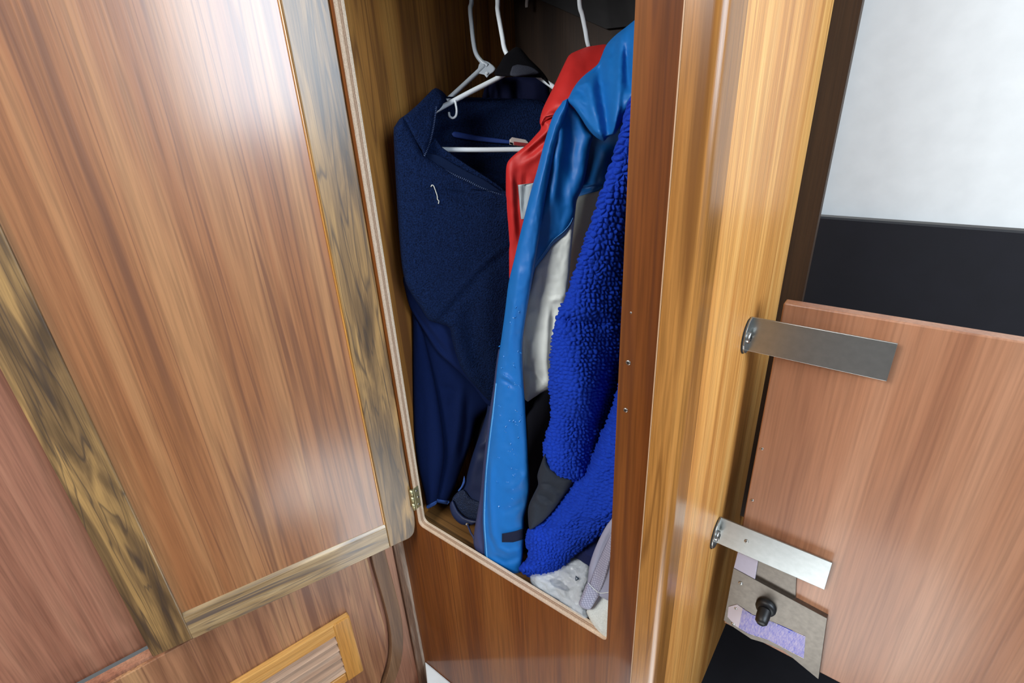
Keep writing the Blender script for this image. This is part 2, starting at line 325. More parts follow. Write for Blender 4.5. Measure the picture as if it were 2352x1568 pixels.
M['sherpa'] = fabric('royal_blue_sherpa', (27, 62, 176), .95, 1500, .5, .0008, .25, sheen=.0, spec=.08)
M['patchblk'] = fabric('charcoal_nylon', (36, 42, 52), .75, 1800, .4, .0006, .2, spec=.3)
M['mesh'] = fabric('dark_mesh', (24, 36, 62), .6, 500, .9, .0015, .4, voronoi=True)
M['navyj'] = fabric('dark_navy_shell', (24, 36, 70), .5, 1500, .2, spec=.4, big=.1)
M['ripstop'] = fabric('lavender_grey_shell', (150, 152, 172), .6, 1500, .2, .0005, .06, spec=.35)
M['cloth'] = fabric('white_cloth', (214, 220, 216), .8, 1200, .3)
M['darkcloth'] = fabric('dark_blue_cloth', (18, 28, 74), .9, 900, .4)
M['plastic'] = plain('white_hanger_plastic', (226, 236, 244), .3, spec=.5)
M['plastic2'] = plain('pale_grey_hanger_plastic', (196, 208, 220), .3, spec=.5)
M['steel'] = plain('brushed_steel', (178, 180, 178), .36, 1., noise=.12, nscale=90)
M['steel2'] = plain('dull_steel', (122, 114, 106), .42, 1., noise=.2, nscale=120)
M['film'] = plain('lavender_film', (176, 168, 186), .3, noise=.05)
M['brass'] = plain('pale_brass', (204, 196, 150), .35, .8, noise=.2, nscale=300)
M['screwm'] = plain('screw_steel', (190, 186, 180), .3, 1.)
M['slot'] = plain('screw_slot', (30, 28, 26), .7)
M['rubber'] = plain('black_rubber', (18, 18, 20), .45)
M['lint'] = plain('lint', (200, 200, 190), .9)
M['peg'] = plain('pale_peg', (190, 180, 176), .5)

# ================================================================== STRUCTURE
XL, XR, ZS, TH = -.679, -.240, -.789, .018          # cut-out of the bulkhead, its sill and thickness
def arc(cx, cz, r, a0, a1, n=5): return [(cx + r * math.cos(math.radians(a0 + (a1 - a0) * i / n)), cz + r * math.sin(math.radians(a0 + (a1 - a0) * i / n))) for i in range(n + 1)]
def bulkhead():
    outer = [(-.752, -1.30), (-.16, -1.30), (-.16, .50), (-.752, .50)]
    r = .012
    inner = arc(XL + r, ZS + r, r, 180, 270) + arc(XR - .008, ZS + .008, .008, 270, 360) + arc(XR - .02, .25 - .02, .02, 0, 90) + arc(XL + .02, .25 - .02, .02, 90, 180)
    bm = bmesh.new()
    def loop(p):
        vs = [bm.verts.new((a, 0, b)) for a, b in p]; return [bm.edges.new((vs[i], vs[(i + 1) % len(vs)])) for i in range(len(vs))]
    es = loop(outer) + loop(inner)
    bmesh.ops.triangle_fill(bm, edges=es, use_beauty=True, use_dissolve=False)
    g = bmesh.ops.extrude_face_region(bm, geom=list(bm.faces))
    bmesh.ops.translate(bm, verts=[v for v in g['geom'] if isinstance(v, bmesh.types.BMVert)], vec=(0, TH, 0))
    bmesh.ops.recalc_face_normals(bm, faces=bm.faces)
    for f in bm.faces:
        c = f.calc_center_median()
        if abs(f.normal.y) < .5 and XL - .001 <= c.x <= XR + .001 and c.z > ZS - .002: f.material_index = 1
    me = bpy.data.meshes.new('wall_front'); bm.to_mesh(me); bm.free(); me.materials.append(M['bulk']); me.materials.append(M['ply'])
    o = bpy.data.objects.new('wall_front', me); COL.objects.link(o); return tag(o, 'reddish brown varnished bulkhead with rectangular locker cut-out', kind='structure')
wf = bulkhead()
# two screws in the strip right of the opening, one small nail
for i, (x, y, r) in enumerate([(1443, 832, .0032), (1437, 941, .0030), (1449, 718, .0013)]):
    screw('screw', PY(x, y, 0.0), (0, -1, 0), r, M['screwm'], M['slot'], wf)

def S(o, label=None): return tag(o, label, kind='structure')
# locker interior
S(box('wall_locker_side', (-.735, TH, -.83), (-.715, .47, .50), M['inner']), 'golden brown veneered left side of the locker')
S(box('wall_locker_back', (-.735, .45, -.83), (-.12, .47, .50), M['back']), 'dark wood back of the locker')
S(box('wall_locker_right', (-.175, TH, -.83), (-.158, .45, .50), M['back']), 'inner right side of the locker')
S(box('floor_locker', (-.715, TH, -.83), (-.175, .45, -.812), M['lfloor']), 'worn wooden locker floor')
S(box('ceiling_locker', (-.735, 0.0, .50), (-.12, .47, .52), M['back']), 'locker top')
# sloping grey deck lining in the upper back corner
a, b_, c_ = PY(1238, 0, .40), PY(1392, 66, .40), PY(1470, 60, .40)
up = np.array([0, -.10, .30])
P3 = [PY(1190, -22, .44), PY(1392, 66, .44), PY(1520, 52, .44)]
Vs = P3 + [p + np.array([.02, -.16, .34]) for p in P3]; Vs += [v + np.array([0, .012, .004]) for v in Vs]
S(fix(obj('ceiling_liner', Vs, [(0, 1, 4, 3), (1, 2, 5, 4), (6, 9, 10, 7), (7, 10, 11, 8), (0, 3, 9, 6), (2, 8, 11, 5), (3, 4, 10, 9), (4, 5, 11, 10), (0, 6, 7, 1), (1, 7, 8, 2)], M['liner'])), 'dark grey sloping deck lining above the locker back')
# dark peg rail across the locker back
zr = float(PY(1076, 18, .43)[2])
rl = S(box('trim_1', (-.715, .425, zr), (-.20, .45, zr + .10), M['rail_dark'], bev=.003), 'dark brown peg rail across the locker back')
for (x, y) in ((1128, 20), (1211, 6)):
    p = PY(x, y, .424); pg = tube('peg', [p + np.array([0, .006, .012]), p + np.array([0, 0, .004]), p + np.array([0, -.002, -.004]), p + np.array([0, -.002, -.008])], .0038, M['peg'], rl, seg=10, n=3, rend=.003)
# hanging rod (above the frame)
zrod = .215
rod = tube('closet_rod', [(-.715, .283, zrod), (-.175, .283, zrod)], .011, M['steel'], smoothpath=False, seg=16)
tag(rod, 'metal rod at the top of the locker that the hangers hook over', 'rod')

# corner post and jamb right of the opening
pr = .013
poly = [(-.189, -.012), (-.154 - pr, -.012)] + [(-.154 - pr + pr * math.sin(math.radians(t)), -.012 + pr - pr * math.cos(math.radians(t))) for t in range(5, 90, 5)] + [(-.154, -.012 + pr), (-.154, .042), (-.189, .042), (-.189, .0)]
po = S(prism('trim_2', [poly[i] for i in range(len(poly) - 1)], -1.30, .50, M['post']), 'rounded teak corner post right of the locker opening')
for p in po.data.polygons: p.use_smooth = False
seam = S(box('trim_3', (-.1905, -.0125, -1.30), (-.1893, .0, .50), plain('pale_joint_line', (186, 150, 116), .5)), 'thin pale glue line along the post')
S(box('wall_right', (-.175, .0425, -1.30), (-.1545, .62, .50), M['jamb']), 'bright teak jamb panel that carries the metal straps')
# adjacent compartment right of the jamb, its shade put into the colour
S(box('wall_compartment_back', (-.16, .62, -1.30), (.60, .64, -.22), M['void']), 'back of the compartment beside the locker, coloured near black for shade')
S(box('floor_compartment', (-.16, .27, -1.32), (.60, .64, -1.27), M['void']), 'floor of the compartment, coloured near black for shade')

S(box('wall_cabin', (-.16, .66, -.22), (1.9, .68, 1.1), M['white_floor']), 'white painted cabin side beyond the half door')
# adjacent wall (lower left) with its own frame
wu = np.array([-.24441, -.96967, 0]); wn = np.array([.96967, -.24441, 0]); W0 = np.array([-.748, 0, 0])
def wl(x, y, n=0.):
    o = W0 + wn * n; r = ray(x, y); t = ((o - CAM) @ wn) / (r @ wn); p = CAM + r * t; return ((p - W0) @ wu, p[2])
WM = Matrix([[wu[0], wn[0], 0, W0[0]], [wu[1], wn[1], 0, W0[1]], [0, 0, 1, 0], [0, 0, 0, 1]])
wallL = bpy.data.objects.new('wall_left', None)
wl_o = box('wall_left', (-.01, -.03, -1.70), (1.1, -.012, -.83), M['redwall'], None, local=True); bpy.data.objects.remove(wallL)
wl_o.matrix_world = WM; S(wl_o, 'reddish brown wall beside the locker, below the open door')
wu_o = box('wall_left_upper', (-.01, -.075, -.85), (1.1, -.06, .45), M['redwall'], None, local=True); wu_o.matrix_world = WM; S(wu_o, 'reddish brown wall behind the open locker door')
tr = box('trim_4', (-.006, -.02, -1.70), (.022, .0, -.83), M['worn'], None, local=True, bev=.003); tr.matrix_world = WM; S(tr, 'worn and scuffed vertical corner strip')
# lower door: panel with a rounded corner, moulding, louvre
ld = thing('cabinet_door', (0, 0, 0), 'lower brown veneered cabinet door with a louvred vent, below the open locker door', 'door', mat=WM)
uR = .080
pan = [(uR, -.835)]
e = [wl(x, y, -.004) for x, y in ((846, 1290), (868, 1380), (884, 1440), (889, 1490), (884, 1530), (874, 1568), (858, 1600), (830, 1640))]
pan = [(e[0][0] + .004, -.835)] + e + [(.40, -1.29), (.56, -1.29), (.56, -.835)]
o = prism('door_panel', pan, -.012, -.004, M['lower'], ld, axis='y', local=True, bev=.0015)
def strip(name, path, w0, w1, n0, n1, mat, parent):
    p = np.array(path); t = np.gradient(p, axis=0); t /= np.linalg.norm(t, axis=1)[:, None]; nn = np.c_[-t[:, 1], t[:, 0]]
    a = p + nn * w0; b = p + nn * w1; m = len(p)
    V = [(q[0], n0, q[1]) for q in a] + [(q[0], n0, q[1]) for q in b] + [(q[0], n1, q[1]) for q in a] + [(q[0], n1, q[1]) for q in b]
    Fc = []
    for i in range(m - 1):
        for (s0, s1) in ((0, 1), (1, 3), (3, 2), (2, 0)): Fc.append((s0 * m + i, s1 * m + i, s1 * m + i + 1, s0 * m + i + 1))
    Fc += [(0, m, 3 * m, 2 * m), (m - 1, 2 * m - 1, 4 * m - 1, 3 * m - 1)]
    return bevel(obj(name, V, Fc, mat, parent, local=True), .002)
mid = crom([wl(x, y, .002) for x, y in ((862, 1240), (872, 1290), (893, 1365), (906, 1420), (911, 1465), (909, 1510), (897, 1555), (876, 1600), (846, 1640))], 5)
strip('moulding', np.vstack([[(mid[0][0], -.835)], mid, [(.42, -1.285)]]), -.0155, .0155, -.012, .006, M['mould'], ld)
# louvre
u0, z0 = wl(800, 1410, .006); u0b, z1 = wl(830, 1525, .006); u1 = .46
zt, zb_ = z0, -1.168; fw = .037
lv = box('louver_top_rail', (u0, -.004, zt - .036), (u1, .010, zt), M['louverh'], ld, local=True, bev=.003)
box('louver_stile', (u0 - .0005, -.004, zb_), (u0 + fw, .0115, zt - .0005), M['louver'], ld, local=True, bev=.003)
box('louver_bottom_rail', (u0 + fw, -.004, zb_), (u1, .010, zb_ + .028), M['louverh'], ld, local=True, bev=.003)
box('louver_stile', (u1 - fw, -.004, zb_), (u1, .0115, zt), M['louver'], ld, local=True, bev=.003)
box('louver_backing', (u0 + fw, -.0045, zb_ + .02), (u1 - fw, -.003, zt - .03), M['slot'], ld, local=True)
zi0, zi1 = zt - .036, zb_ + .028; ns = 5; hh = (zi0 - zi1) / ns
for i in range(ns):
    zc = zi0 - hh * i; a_, bz = u0 + fw - .002, u1 - fw + .002
    V = [(a_, -.001, zc + .0), (bz, -.001, zc + .0), (bz, .0100, zc - hh * .86), (a_, .0100, zc - hh * .86), (a_, -.0025, zc - .001), (bz, -.0025, zc - .001), (bz, .0075, zc - hh * .93), (a_, .0075, zc - hh * .93)]
    bevel(obj('slat', V, BOXF, M['slat'], ld, local=True), .0008)
# white floor and the wooden sole beyond it
_q = PZ(981., 1568., -1.292); _k = .30 / -_q[1]
S(prism('floor', [(-.748, 0), (-.748 + (_q[0] + .748) * _k, -.30), (-.02, -.30), (.02, -.60), (.46, -.60), (.46, 0)], -1.34, -1.292, M['white_floor'], bev=.004), 'white glossy cabin floor at the foot of the bulkhead')
S(box('floor_sole', (-1.2, -2.2, -1.73), (1.6, .0, -1.70), M['bulk']), 'dark wooden cabin sole')

# ================================================================== LOCKER DOOR (open)
du = np.array([-.35167, -.93612, 0]); dn = np.array([.93612, -.35167, 0]); D0 = np.array([-.690, -.012, 0])
DM = Matrix([[du[0], dn[0], 0, D0[0]], [du[1], dn[1], 0, D0[1]], [0, 0, 1, 0], [0, 0, 0, 1]])
dr = thing('locker_door', (0, 0, 0), 'large open wooden locker door with dark figured frame, swung out left of the opening', 'door', mat=DM)
zb, zt_ = -.818, .45; ue, uw = -.0113, .47; sw = .0505
stp = [(ue, zt_), (sw, zt_), (sw, zb), (ue + .022, zb)] + [(ue + .004 + .018 * (1 - math.sin(math.radians(t))), zb + .022 * (1 - math.cos(math.radians(t)))) for t in (20, 40, 60, 80)] + [(ue + .0015, zb + .032), (ue, zb + .05)]
prism('stile', stp, -.020, .0, M['stile'], dr, axis='y', local=True, bev=.0018)
box('stile', (uw - .06, -.020, zb), (uw, .0, zt_), M['stile'], dr, local=True, bev=.0018)
rlp = [(-.020, zb), (.0, zb), (.0, -.764), (-.0015, -.7615), (-.0045, -.757), (-.020, -.757)]
n = len(rlp); V = [(sw + .0003, a, b) for a, b in rlp] + [(uw - .06, a, b) for a, b in rlp]
bevel(obj('bottom_rail', V, [list(range(n)), list(range(n, 2 * n))[::-1]] + [(i, n + i, n + (i + 1) % n, (i + 1) % n) for i in range(n)], M['rail'], dr, local=True), .0008)
box('top_rail', (sw, -.020, zt_ - .06), (uw - .06, .0, zt_), M['rail'], dr, local=True, bev=.0018)
box('panel', (sw - .004, -.016, -.762), (uw - .056, -.0048, zt_ - .05), M['panel'], dr, local=True)
box('bead', (sw + .0002, -.010, -.757), (sw + .0030, -.0018, zt_ - .06), M['louver'], dr, local=True, bev=.0008)
# hinge on the cut edge
hz0, hz1 = float(PX(962, 1112, XL)[2]), float(PX(966, 1160, XL)[2])
hg = thing('hinge', (XL, .004, hz1), 'small pale brass hinge with three screws on the plywood edge', 'hinge')
box('leaf', (XL, -.001, hz1), (XL + .0016, .0125, hz0), M['brass'], hg, bev=.0004)
for k in range(3):
    l0 = hz1 + (hz0 - hz1) * k / 3; tube('knuckle', [(XL - .001, -.0045, l0 + .0006), (XL - .001, -.0045, l0 + (hz0 - hz1) / 3 - .0006)], .0036, M['brass'], hg, seg=12, smoothpath=False)
    screw('screw', (XL + .0016, .006 + (.002 if k == 1 else 0), hz1 + (hz0 - hz1) * (k + .5) / 3), (1, 0, 0), .0024, M['screwm'], M['slot'], hg)

# ================================================================== HALF DOOR AND HARDWARE (right)
XJ = -.1545
Yd = .262
xe = float(PY(1704, 1208, Yd)[0]); zbot = float(PY(1725, 1462, Yd)[2])
hd = thing('half_door', (xe, Yd, zbot), 'brown half door behind the metal straps, right of the jamb', 'door')
box('board', (xe, Yd, zbot), (.42, Yd + .02, -.27), M['pdoor'], hd, bev=.002)
for (x, y) in ((1750, 1030), (1728, 1148)): screw('screw', PY(x, y, Yd), (0, -1, 0), .0024, M['screwm'], M['slot'], hd)
def strap(Yb, yA, yB, xb, label, sx=None, xend=.02):
    """angle strap: round-ended flange on the jamb, arm running right"""
    zt = float(PX(xb, yA, XJ)[2]); pb = PX(xb, yA, XJ); zl = float(PX(xb, yB, XJ)[2]); yb = float(pb[1])
    t = thing('angle_strap', (XJ, yb, zl), label, 'bracket')
    zc = (zt + zl) / 2; hh = (zt - zl) / 2; L = hh * 1.15
    fl = [(yb, zt), (yb, zl)] + [(yb - L + hh * .95 - hh * .95 * math.sin(math.radians(a)), zc - hh * math.cos(math.radians(a))) for a in range(0, 181, 15)]
    prism('dark_rim', [(q[0] - .003, q[1]) for q in fl[2:]], XJ, XJ + .0015, M['slot'], t, axis='x')  # dark plate in the flange outline, shifted past its rounded end
    prism('flange', fl, XJ + .0012, XJ + .0040, M['steel'], t, axis='x', bev=.0006)
    prism('arm', [(XJ + .0012, zt), (xend, zt), (xend, zl), (XJ + .0012, zl)], yb - .0005, yb + .0022, M['steel'], t, axis='y', bev=.0006)
    screw('rivet', (XJ + .004, yb - L * .42, zc), (1, 0, 0), hh * .33, M['screwm'], M['slot'], t)
    if sx: screw('screw', PY(sx[0], sx[1], yb - .0006), (0, -1, 0), .0034, M['screwm'], M['slot'], t)
    return yb
y1 = strap(.22, 727, 788, 1724, 'upper stainless angle strap with rounded flange on the teak jamb')
y2 = strap(.22, 1186, 1226, 1652, 'lower stainless angle strap on the teak jamb, above the lock plate', (1714, 1243))
# lock plate and label
Yp = Yd - .004
lk = thing('lock_plate', PY(1663, 1424, Yp), 'steel lock plate with black knob and blue lettered sticker on the half door', 'lock')
def platey(name, pts, Yf, th, mat, parent, bev=.0005):
    q = PY(np.array([p[0] for p in pts], float), np.array([p[1] for p in pts], float), Yf); return prism(name, [(a[0], a[2]) for a in q], Yf, Yf + th, mat, parent, axis='y', bev=bev)
right = lambda x0, y0, sl: (x0 + 120, y0 + 120 * sl)
platey('film_plate', [(1699, 1250), (1742, 1279), (1733, 1336), (1684, 1308)], y2 + .0025, .004, M['film'], lk)
platey('dark_plate', [(1742, 1276), (1830, 1318), (1826, 1398), (1733, 1340)], Yp + .0005, .003, M['steel2'], lk)
plate = platey('plate', [(1684.5, 1304), (1764, 1347), (1900, 1420), (1880, 1560), (1800, 1494), (1764, 1479), (1725, 1467), (1671, 1431), (1662, 1424)], Yp - .006, .0095, M['steel2'], lk)
for (x, y, r) in ((1701, 1339, .0038), (1684, 1432, .0038), (1690, 1396, .0030)): screw('screw', PY(x, y, Yp - .006), (0, -1, 0), r, M['screwm'], M['slot'], lk)
def sticker():
    m, nt, b = newmat('blue_lettered_sticker'); L = nt.links.new; tc = N(nt, 'ShaderNodeTexCoord'); mp = N(nt, 'ShaderNodeMapping'); mp.inputs['Rotation'].default_value = (0, math.radians(0), 0); L(tc.outputs['Object'], mp.inputs[0])
    sx = N(nt, 'ShaderNodeSeparateXYZ'); L(mp.outputs[0], sx.inputs[0])
    w = N(nt, 'ShaderNodeMath', operation='MULTIPLY'); w.inputs[1].default_value = 2 * math.pi / .0034; L(sx.outputs['Z'], w.inputs[0]); s = N(nt, 'ShaderNodeMath', operation='SINE'); L(w.outputs[0], s.inputs[0])
    n = N(nt, 'ShaderNodeTexNoise'); n.inputs['Scale'].default_value = 520; mp2 = N(nt, 'ShaderNodeMapping'); mp2.inputs['Scale'].default_value = (1, 1, .25); L(tc.outputs['Object'], mp2.inputs[0]); L(mp2.outputs[0], n.inputs['Vector'])
    ad = N(nt, 'ShaderNodeMath', operation='MULTIPLY_ADD'); ad.inputs[1].default_value = 3.2; L(n.outputs[0], ad.inputs[0]); L(s.outputs[0], ad.inputs[2])
    gx = N(nt, 'ShaderNodeMath', operation='GREATER_THAN'); gx.inputs[1].default_value = float(PY(1703, 1415, Yp)[0] - PY(1663, 1424, Yp)[0]); L(sx.outputs['X'], gx.inputs[0])
    gt = N(nt, 'ShaderNodeMath', operation='GREATER_THAN'); gt.inputs[1].default_value = 1.35; L(ad.outputs[0], gt.inputs[0]); mm = N(nt, 'ShaderNodeMath', operation='MULTIPLY'); L(gx.outputs[0], mm.inputs[0]); L(gt.outputs[0], mm.inputs[1])
    mx = N(nt, 'ShaderNodeMix', data_type='RGBA'); L(mm.outputs[0], mx.inputs['Factor']); mx.inputs['A'].default_value = lin(196, 182, 190); mx.inputs['B'].default_value = lin(64, 70, 176); L(mx.outputs['Result'], b.inputs['Base Color']); b.inputs['Roughness'].default_value = .35; return m
platey('sticker', [(1673, 1393), (1693, 1388), (1728, 1412), (1764, 1424), (1850, 1462), (1846, 1512), (1764, 1469), (1719, 1455), (1689, 1437), (1671, 1416)], Yp - .0068, .0008, sticker(), lk, bev=0)['label'] = 'pale sticker with fine blue lettering'
kc = PY(1760, 1392, Yp - .006)
kb = disc('knob_base', kc, (0, -1, 0), .017, .010, M['rubber'], lk, seg=28); kn = disc('knob', kc + np.array([0, -.009, -.002]), (0, -1, -.3), .011, .026, M['rubber'], lk, seg=24)
# rounded flange at the bottom of the jamb
p3 = PX(1640, 1556, XJ); t3 = thing('angle_strap', p3 - np.array([0, 0, .02]), 'third steel strap flange low on the jamb at the frame bottom', 'bracket')
prism('flange', [(p3[1] + .02 + .022 * math.cos(math.radians(a)) - .02, p3[2] - .01 + .024 * math.sin(math.radians(a))) for a in range(0, 360, 20)], XJ, XJ + .004, M['steel2'], t3, axis='x', bev=.001)

# ================================================================== HANGERS
def path(pts, d):
    p = np.array(pts, float)
    if np.isscalar(d): d = np.full(len(p), d)
    return PD(p[:, 0], p[:, 1], np.asarray(d, float))
def hook_top(p, r=.021):
    """closes a hook over the rod above its first point"""
    c = np.array([p[0], p[1] - r, zrod]); out = []
    for a in (215, 180, 140, 90, 45, 10): out.append(c + np.array([0, r * math.cos(math.radians(a)), r * math.sin(math.radians(a))]))
    return out
def hanger(name, label, hook, left, right, bar, d, mat, dh=None, rad=5.5, extra=None):
    d0 = d; r = rad * d / F; j = PD(*map(float, hook[-1]), d) if False else path([hook[-1]], d)[0]
    t = thing(name, j, label, 'hanger', 'white plastic hangers in the locker')
    hk = path(hook, np.linspace(dh or d, d, len(hook))); tube('hook', np.vstack([hook_top(hk[0]), hk]), r, mat, t, seg=12)
    if left: tube('arm', path(left, d), r, mat, t, seg=12)
    if right: tube('arm', path(right, d), r, mat, t, seg=12)
    if bar: tube('bar', path(bar, d), r, mat, t, seg=12)
    return t
h1 = hanger('clothes_hanger', 'front white plastic hanger through the neck of the navy fleece', [(1143, 0), (1143, 22), (1148, 52), (1154, 85), (1159, 112), (1170, 132), (1190, 148)],
            [(1190, 148), (1165, 166), (1140, 181), (1075, 214), (1012, 248), (975, 270)], [(1190, 148), (1215, 162), (1240, 178), (1290, 213), (1330, 238)], [(975, 270), (972, 300), (985, 340), (1010, 343), (1100, 344), (1200, 343), (1300, 342)], .85, M['plastic'])
tube('strap_hook', path([(1045, 230), (1047, 240), (1049, 254), (1047, 266), (1040, 271), (1033, 267), (1031, 258)], .847), 2.6 * .85 / F, M['plastic'], h1, seg=10)
h2 = hanger('clothes_hanger', 'rear grey white hanger with a triangular neck plate, left of the front hanger', [(1083, 0), (1080, 20), (1083, 55), (1088, 100), (1094, 124), (1106, 141), (1120, 152)],
            [(1113, 150), (1090, 172), (1040, 218), (985, 268)], None, None, .893, M['plastic2'], rad=5.2)
pp = [(1100, 148), (1110, 138), (1125, 144), (1139, 157), (1131, 168), (1124, 170), (1121, 177), (1116, 178), (1111, 170), (1097, 169)]
sheet('neck_plate', pp, [(1100, 150, .893), (1140, 160, .893), (1115, 178, .893)], M['plastic2'], h2, w=4, T=.002, Tb=.002, step=3, sm=2)
disc('rivet', PD(np.array(1118.), np.array(168.), np.array(.8905)), CAM - PD(np.array(1118.), np.array(168.), np.array(.893)), .0026, .0018, M['plastic'], h2)
h3 = hanger('clothes_hanger', 'white plastic hanger whose hook rises out of the red jacket', [(1331, 0), (1338, 35), (1345, 70), (1350, 98), (1358, 116), (1372, 128)],
            [(1372, 128), (1345, 150), (1320, 175)], [(1372, 128), (1400, 148)], None, .85, M['plastic'], dh=.80, rad=5.3)

# ================================================================== NAVY FLEECE
fl = thing('fleece_pullover', PD(np.array(1030.), np.array(1160.), np.array(1.1)), 'navy blue half-zip fleece pullover hanging open-necked against the left locker side', 'pullover')
FD = [(905, 300, .79), (905, 650, .885), (1000, 350, .818), (1165, 450, .838), (1200, 900, 1.0), (1030, 740, .93), (1120, 920, 1.0)]
body = [(904, 305), (908, 288), (925, 268), (940, 290), (958, 322), (975, 353), (1010, 377), (1060, 408), (1110, 430), (1150, 443), (1200, 452), (1215, 600), (1215, 935), (1150, 936), (1125, 922), (1092, 887), (1062, 850), (1047, 812), (1038, 778), (1032, 752), (1008, 742), (985, 735), (966, 706), (946, 676), (932, 650), (924, 615), (919, 570), (914, 500), (908, 400)]
seam = [(985, 736), (1003, 722), (1025, 700), (1060, 660), (1100, 615), (1130, 588), (1170, 558)]
_, FB = sheet('body', body, FD, M['fleece'], fl, w=16, T=.014, Tb=.02, step=5, sm=3, folds=[(seam, .0035, 5), ([(p[0] + 6, p[1] + 14) for p in seam], -.003, 10),
     ([(1040, 720), (1052, 780), (1075, 850)], .006, 18), ([(1075, 690), (1085, 780), (1110, 870)], -.006, 20), ([(1130, 640), (1120, 760), (1140, 880)], .006, 26), ([(930, 330), (960, 420), (960, 560)], .005, 40), ([(1020, 420), (1100, 470), (1165, 490)], -.007, 18)], nz=[(.003, 90, 160)])
under = [(926, 636), (932, 672), (940, 702), (950, 722), (975, 762), (1003, 806), (1035, 836), (1060, 858), (1090, 890), (1120, 930), (1150, 935), (1120, 880), (1080, 800), (1050, 740), (1000, 700), (950, 640)]
sheet('cuffed_band', under, [(926, 636, .905), (950, 722, .945), (1120, 930, 1.02), (1050, 740, .96)], M['fleece2'], fl, w=10, T=.009, Tb=.01, step=4, sm=3, folds=[([(950, 690), (1000, 760), (1045, 815)], .005, 8), ([(940, 695), (985, 760), (1030, 822)], -.004, 5), ([(1005, 745), (1040, 785), (1045, 800)], .004, 7)])
slv = [(944, 690), (948, 740), (948, 860), (949, 960), (953, 1020), (962, 1080), (974, 1130), (982, 1166), (1000, 1158), (1004, 1146), (1012, 1100), (1020, 1045), (1016, 985), (1004, 905), (990, 840), (976, 780), (966, 730)]
_, FS = sheet('sleeve', slv, [(946, 700, .955), (960, 900, 1.02), (950, 1000, 1.05), (985, 1165, 1.105)], M['fleece2'], fl, w=22, T=.016, Tb=.014, step=5, sm=3, nz=[(.003, 60, 200)])
patch('hem', [(979, 1160), (982, 1168), (1001, 1159), (1003, 1149), (990, 1156)], FS, M['hem'], fl, sm=2, step=3)
slv2 = [(958, 740), (976, 800), (994, 900), (1006, 980), (1010, 1045), (1004, 1100), (998, 1148), (1012, 1156), (1028, 1156), (1044, 1120), (1062, 1070), (1084, 1010), (1096, 960), (1130, 930), (1110, 890), (1060, 840), (1010, 780)]
_, FS2 = sheet('sleeve', slv2, [(975, 760, .985), (1010, 900, 1.045), (1090, 960, 1.075), (1010, 1150, 1.12), (1040, 1120, 1.12)], M['fleece2'], fl, w=26, T=.018, Tb=.012, step=5, sm=3, folds=[([(1060, 880), (1055, 960), (1040, 1060)], .006, 10), ([(1035, 940), (1045, 900), (1010, 880)], -.004, 8), ([(1075, 900), (1072, 980), (1055, 1060)], -.005, 8)])
patch('hem', [(1002, 1145), (1004, 1155), (1028, 1158), (1033, 1149), (1015, 1152)], FS2, M['hem'], fl, sm=2, step=3)
back = [(1000, 206), (1012, 206), (1024, 218), (1040, 234), (1100, 239), (1180, 241), (1260, 238), (1262, 475), (1165, 475), (1100, 450), (1010, 400), (972, 352), (990, 290), (1000, 240)]
_, FK = sheet('back', back, [(1000, 206, .875), (1040, 240, .905), (1260, 240, .925), (1100, 440, .925), (980, 352, .885), (1200, 470, .94)], M['fleece'], fl, w=12, T=.008, Tb=.008, step=6, sm=2, folds=[([(1020, 290), (1100, 300), (1200, 318)], .004, 22), ([(1100, 395), (1120, 375), (1190, 360)], -.008, 12)])
patch('neck_tape', [(1040, 302), (1060, 304), (1100, 312), (1172, 322), (1172, 331), (1100, 325), (1060, 319), (1040, 314)], FK, M['neck_tape'], fl, T=.002, sm=2, step=4, axis='x', off=.003)
lb, FLb = patch('size_label', [(1170, 318), (1176, 315), (1215, 322), (1215, 338), (1170, 335)], FK, M['peg'], fl, T=.001, sm=1, step=4, off=.006)
lb['label'] = 'small pale label with a red and a dark field'
patch('label_print', [(1180, 325), (1214, 329), (1214, 337), (1180, 334)], FLb, plain('label_red', (136, 34, 38), .7), lb, T=.0004, sm=1, step=4, off=.0008)
patch('label_print', [(1171, 326), (1178, 327), (1178, 333), (1171, 332)], FLb, M['black'], lb, T=.0004, sm=1, step=3, off=.0008)
collar = [(1003, 202), (1011, 208), (1018, 222), (1019, 236), (1011, 250), (1003, 256), (999, 275), (995, 300), (989, 322), (981, 344), (974, 360), (969, 346), (955, 324), (940, 299), (924, 272), (934, 262), (958, 241), (982, 217), (995, 204)]
_, FC = sheet('collar', collar, [(1003, 202, .835), (925, 272, .785), (974, 358, .806), (1012, 250, .822)], M['fleece'], fl, w=12, T=.010, Tb=.006, step=4, sm=3, nz=[(.002, 40, 60)])
tp = [(978, 350), (986, 352), (1012, 358), (1042, 376), (1082, 398), (1112, 412), (1150, 438), (1168, 447), (1168, 455), (1110, 434), (1072, 414), (1030, 394), (990, 374), (977, 362)]
_, FZ = patch('zipper_tape', tp, lambda: 0, M['navy_tape'], fl) if False else sheet('zipper_tape', tp, lambda x, y: tps(FD)(x, y) - .006, M['navy_tape'], fl, w=4, T=.0015, Tb=.0015, step=3, sm=2, axis='x')
sheet('placket', [(976, 352), (990, 326), (1000, 318), (1013, 336), (1036, 353), (1078, 382), (1120, 408), (1168, 444), (1168, 456), (1110, 434), (1050, 406), (1000, 378)], lambda x, y: tps(FD)(x, y) + .003, M['fleece'], fl, w=4, T=.0015, Tb=.002, step=4, sm=2, axis='x')
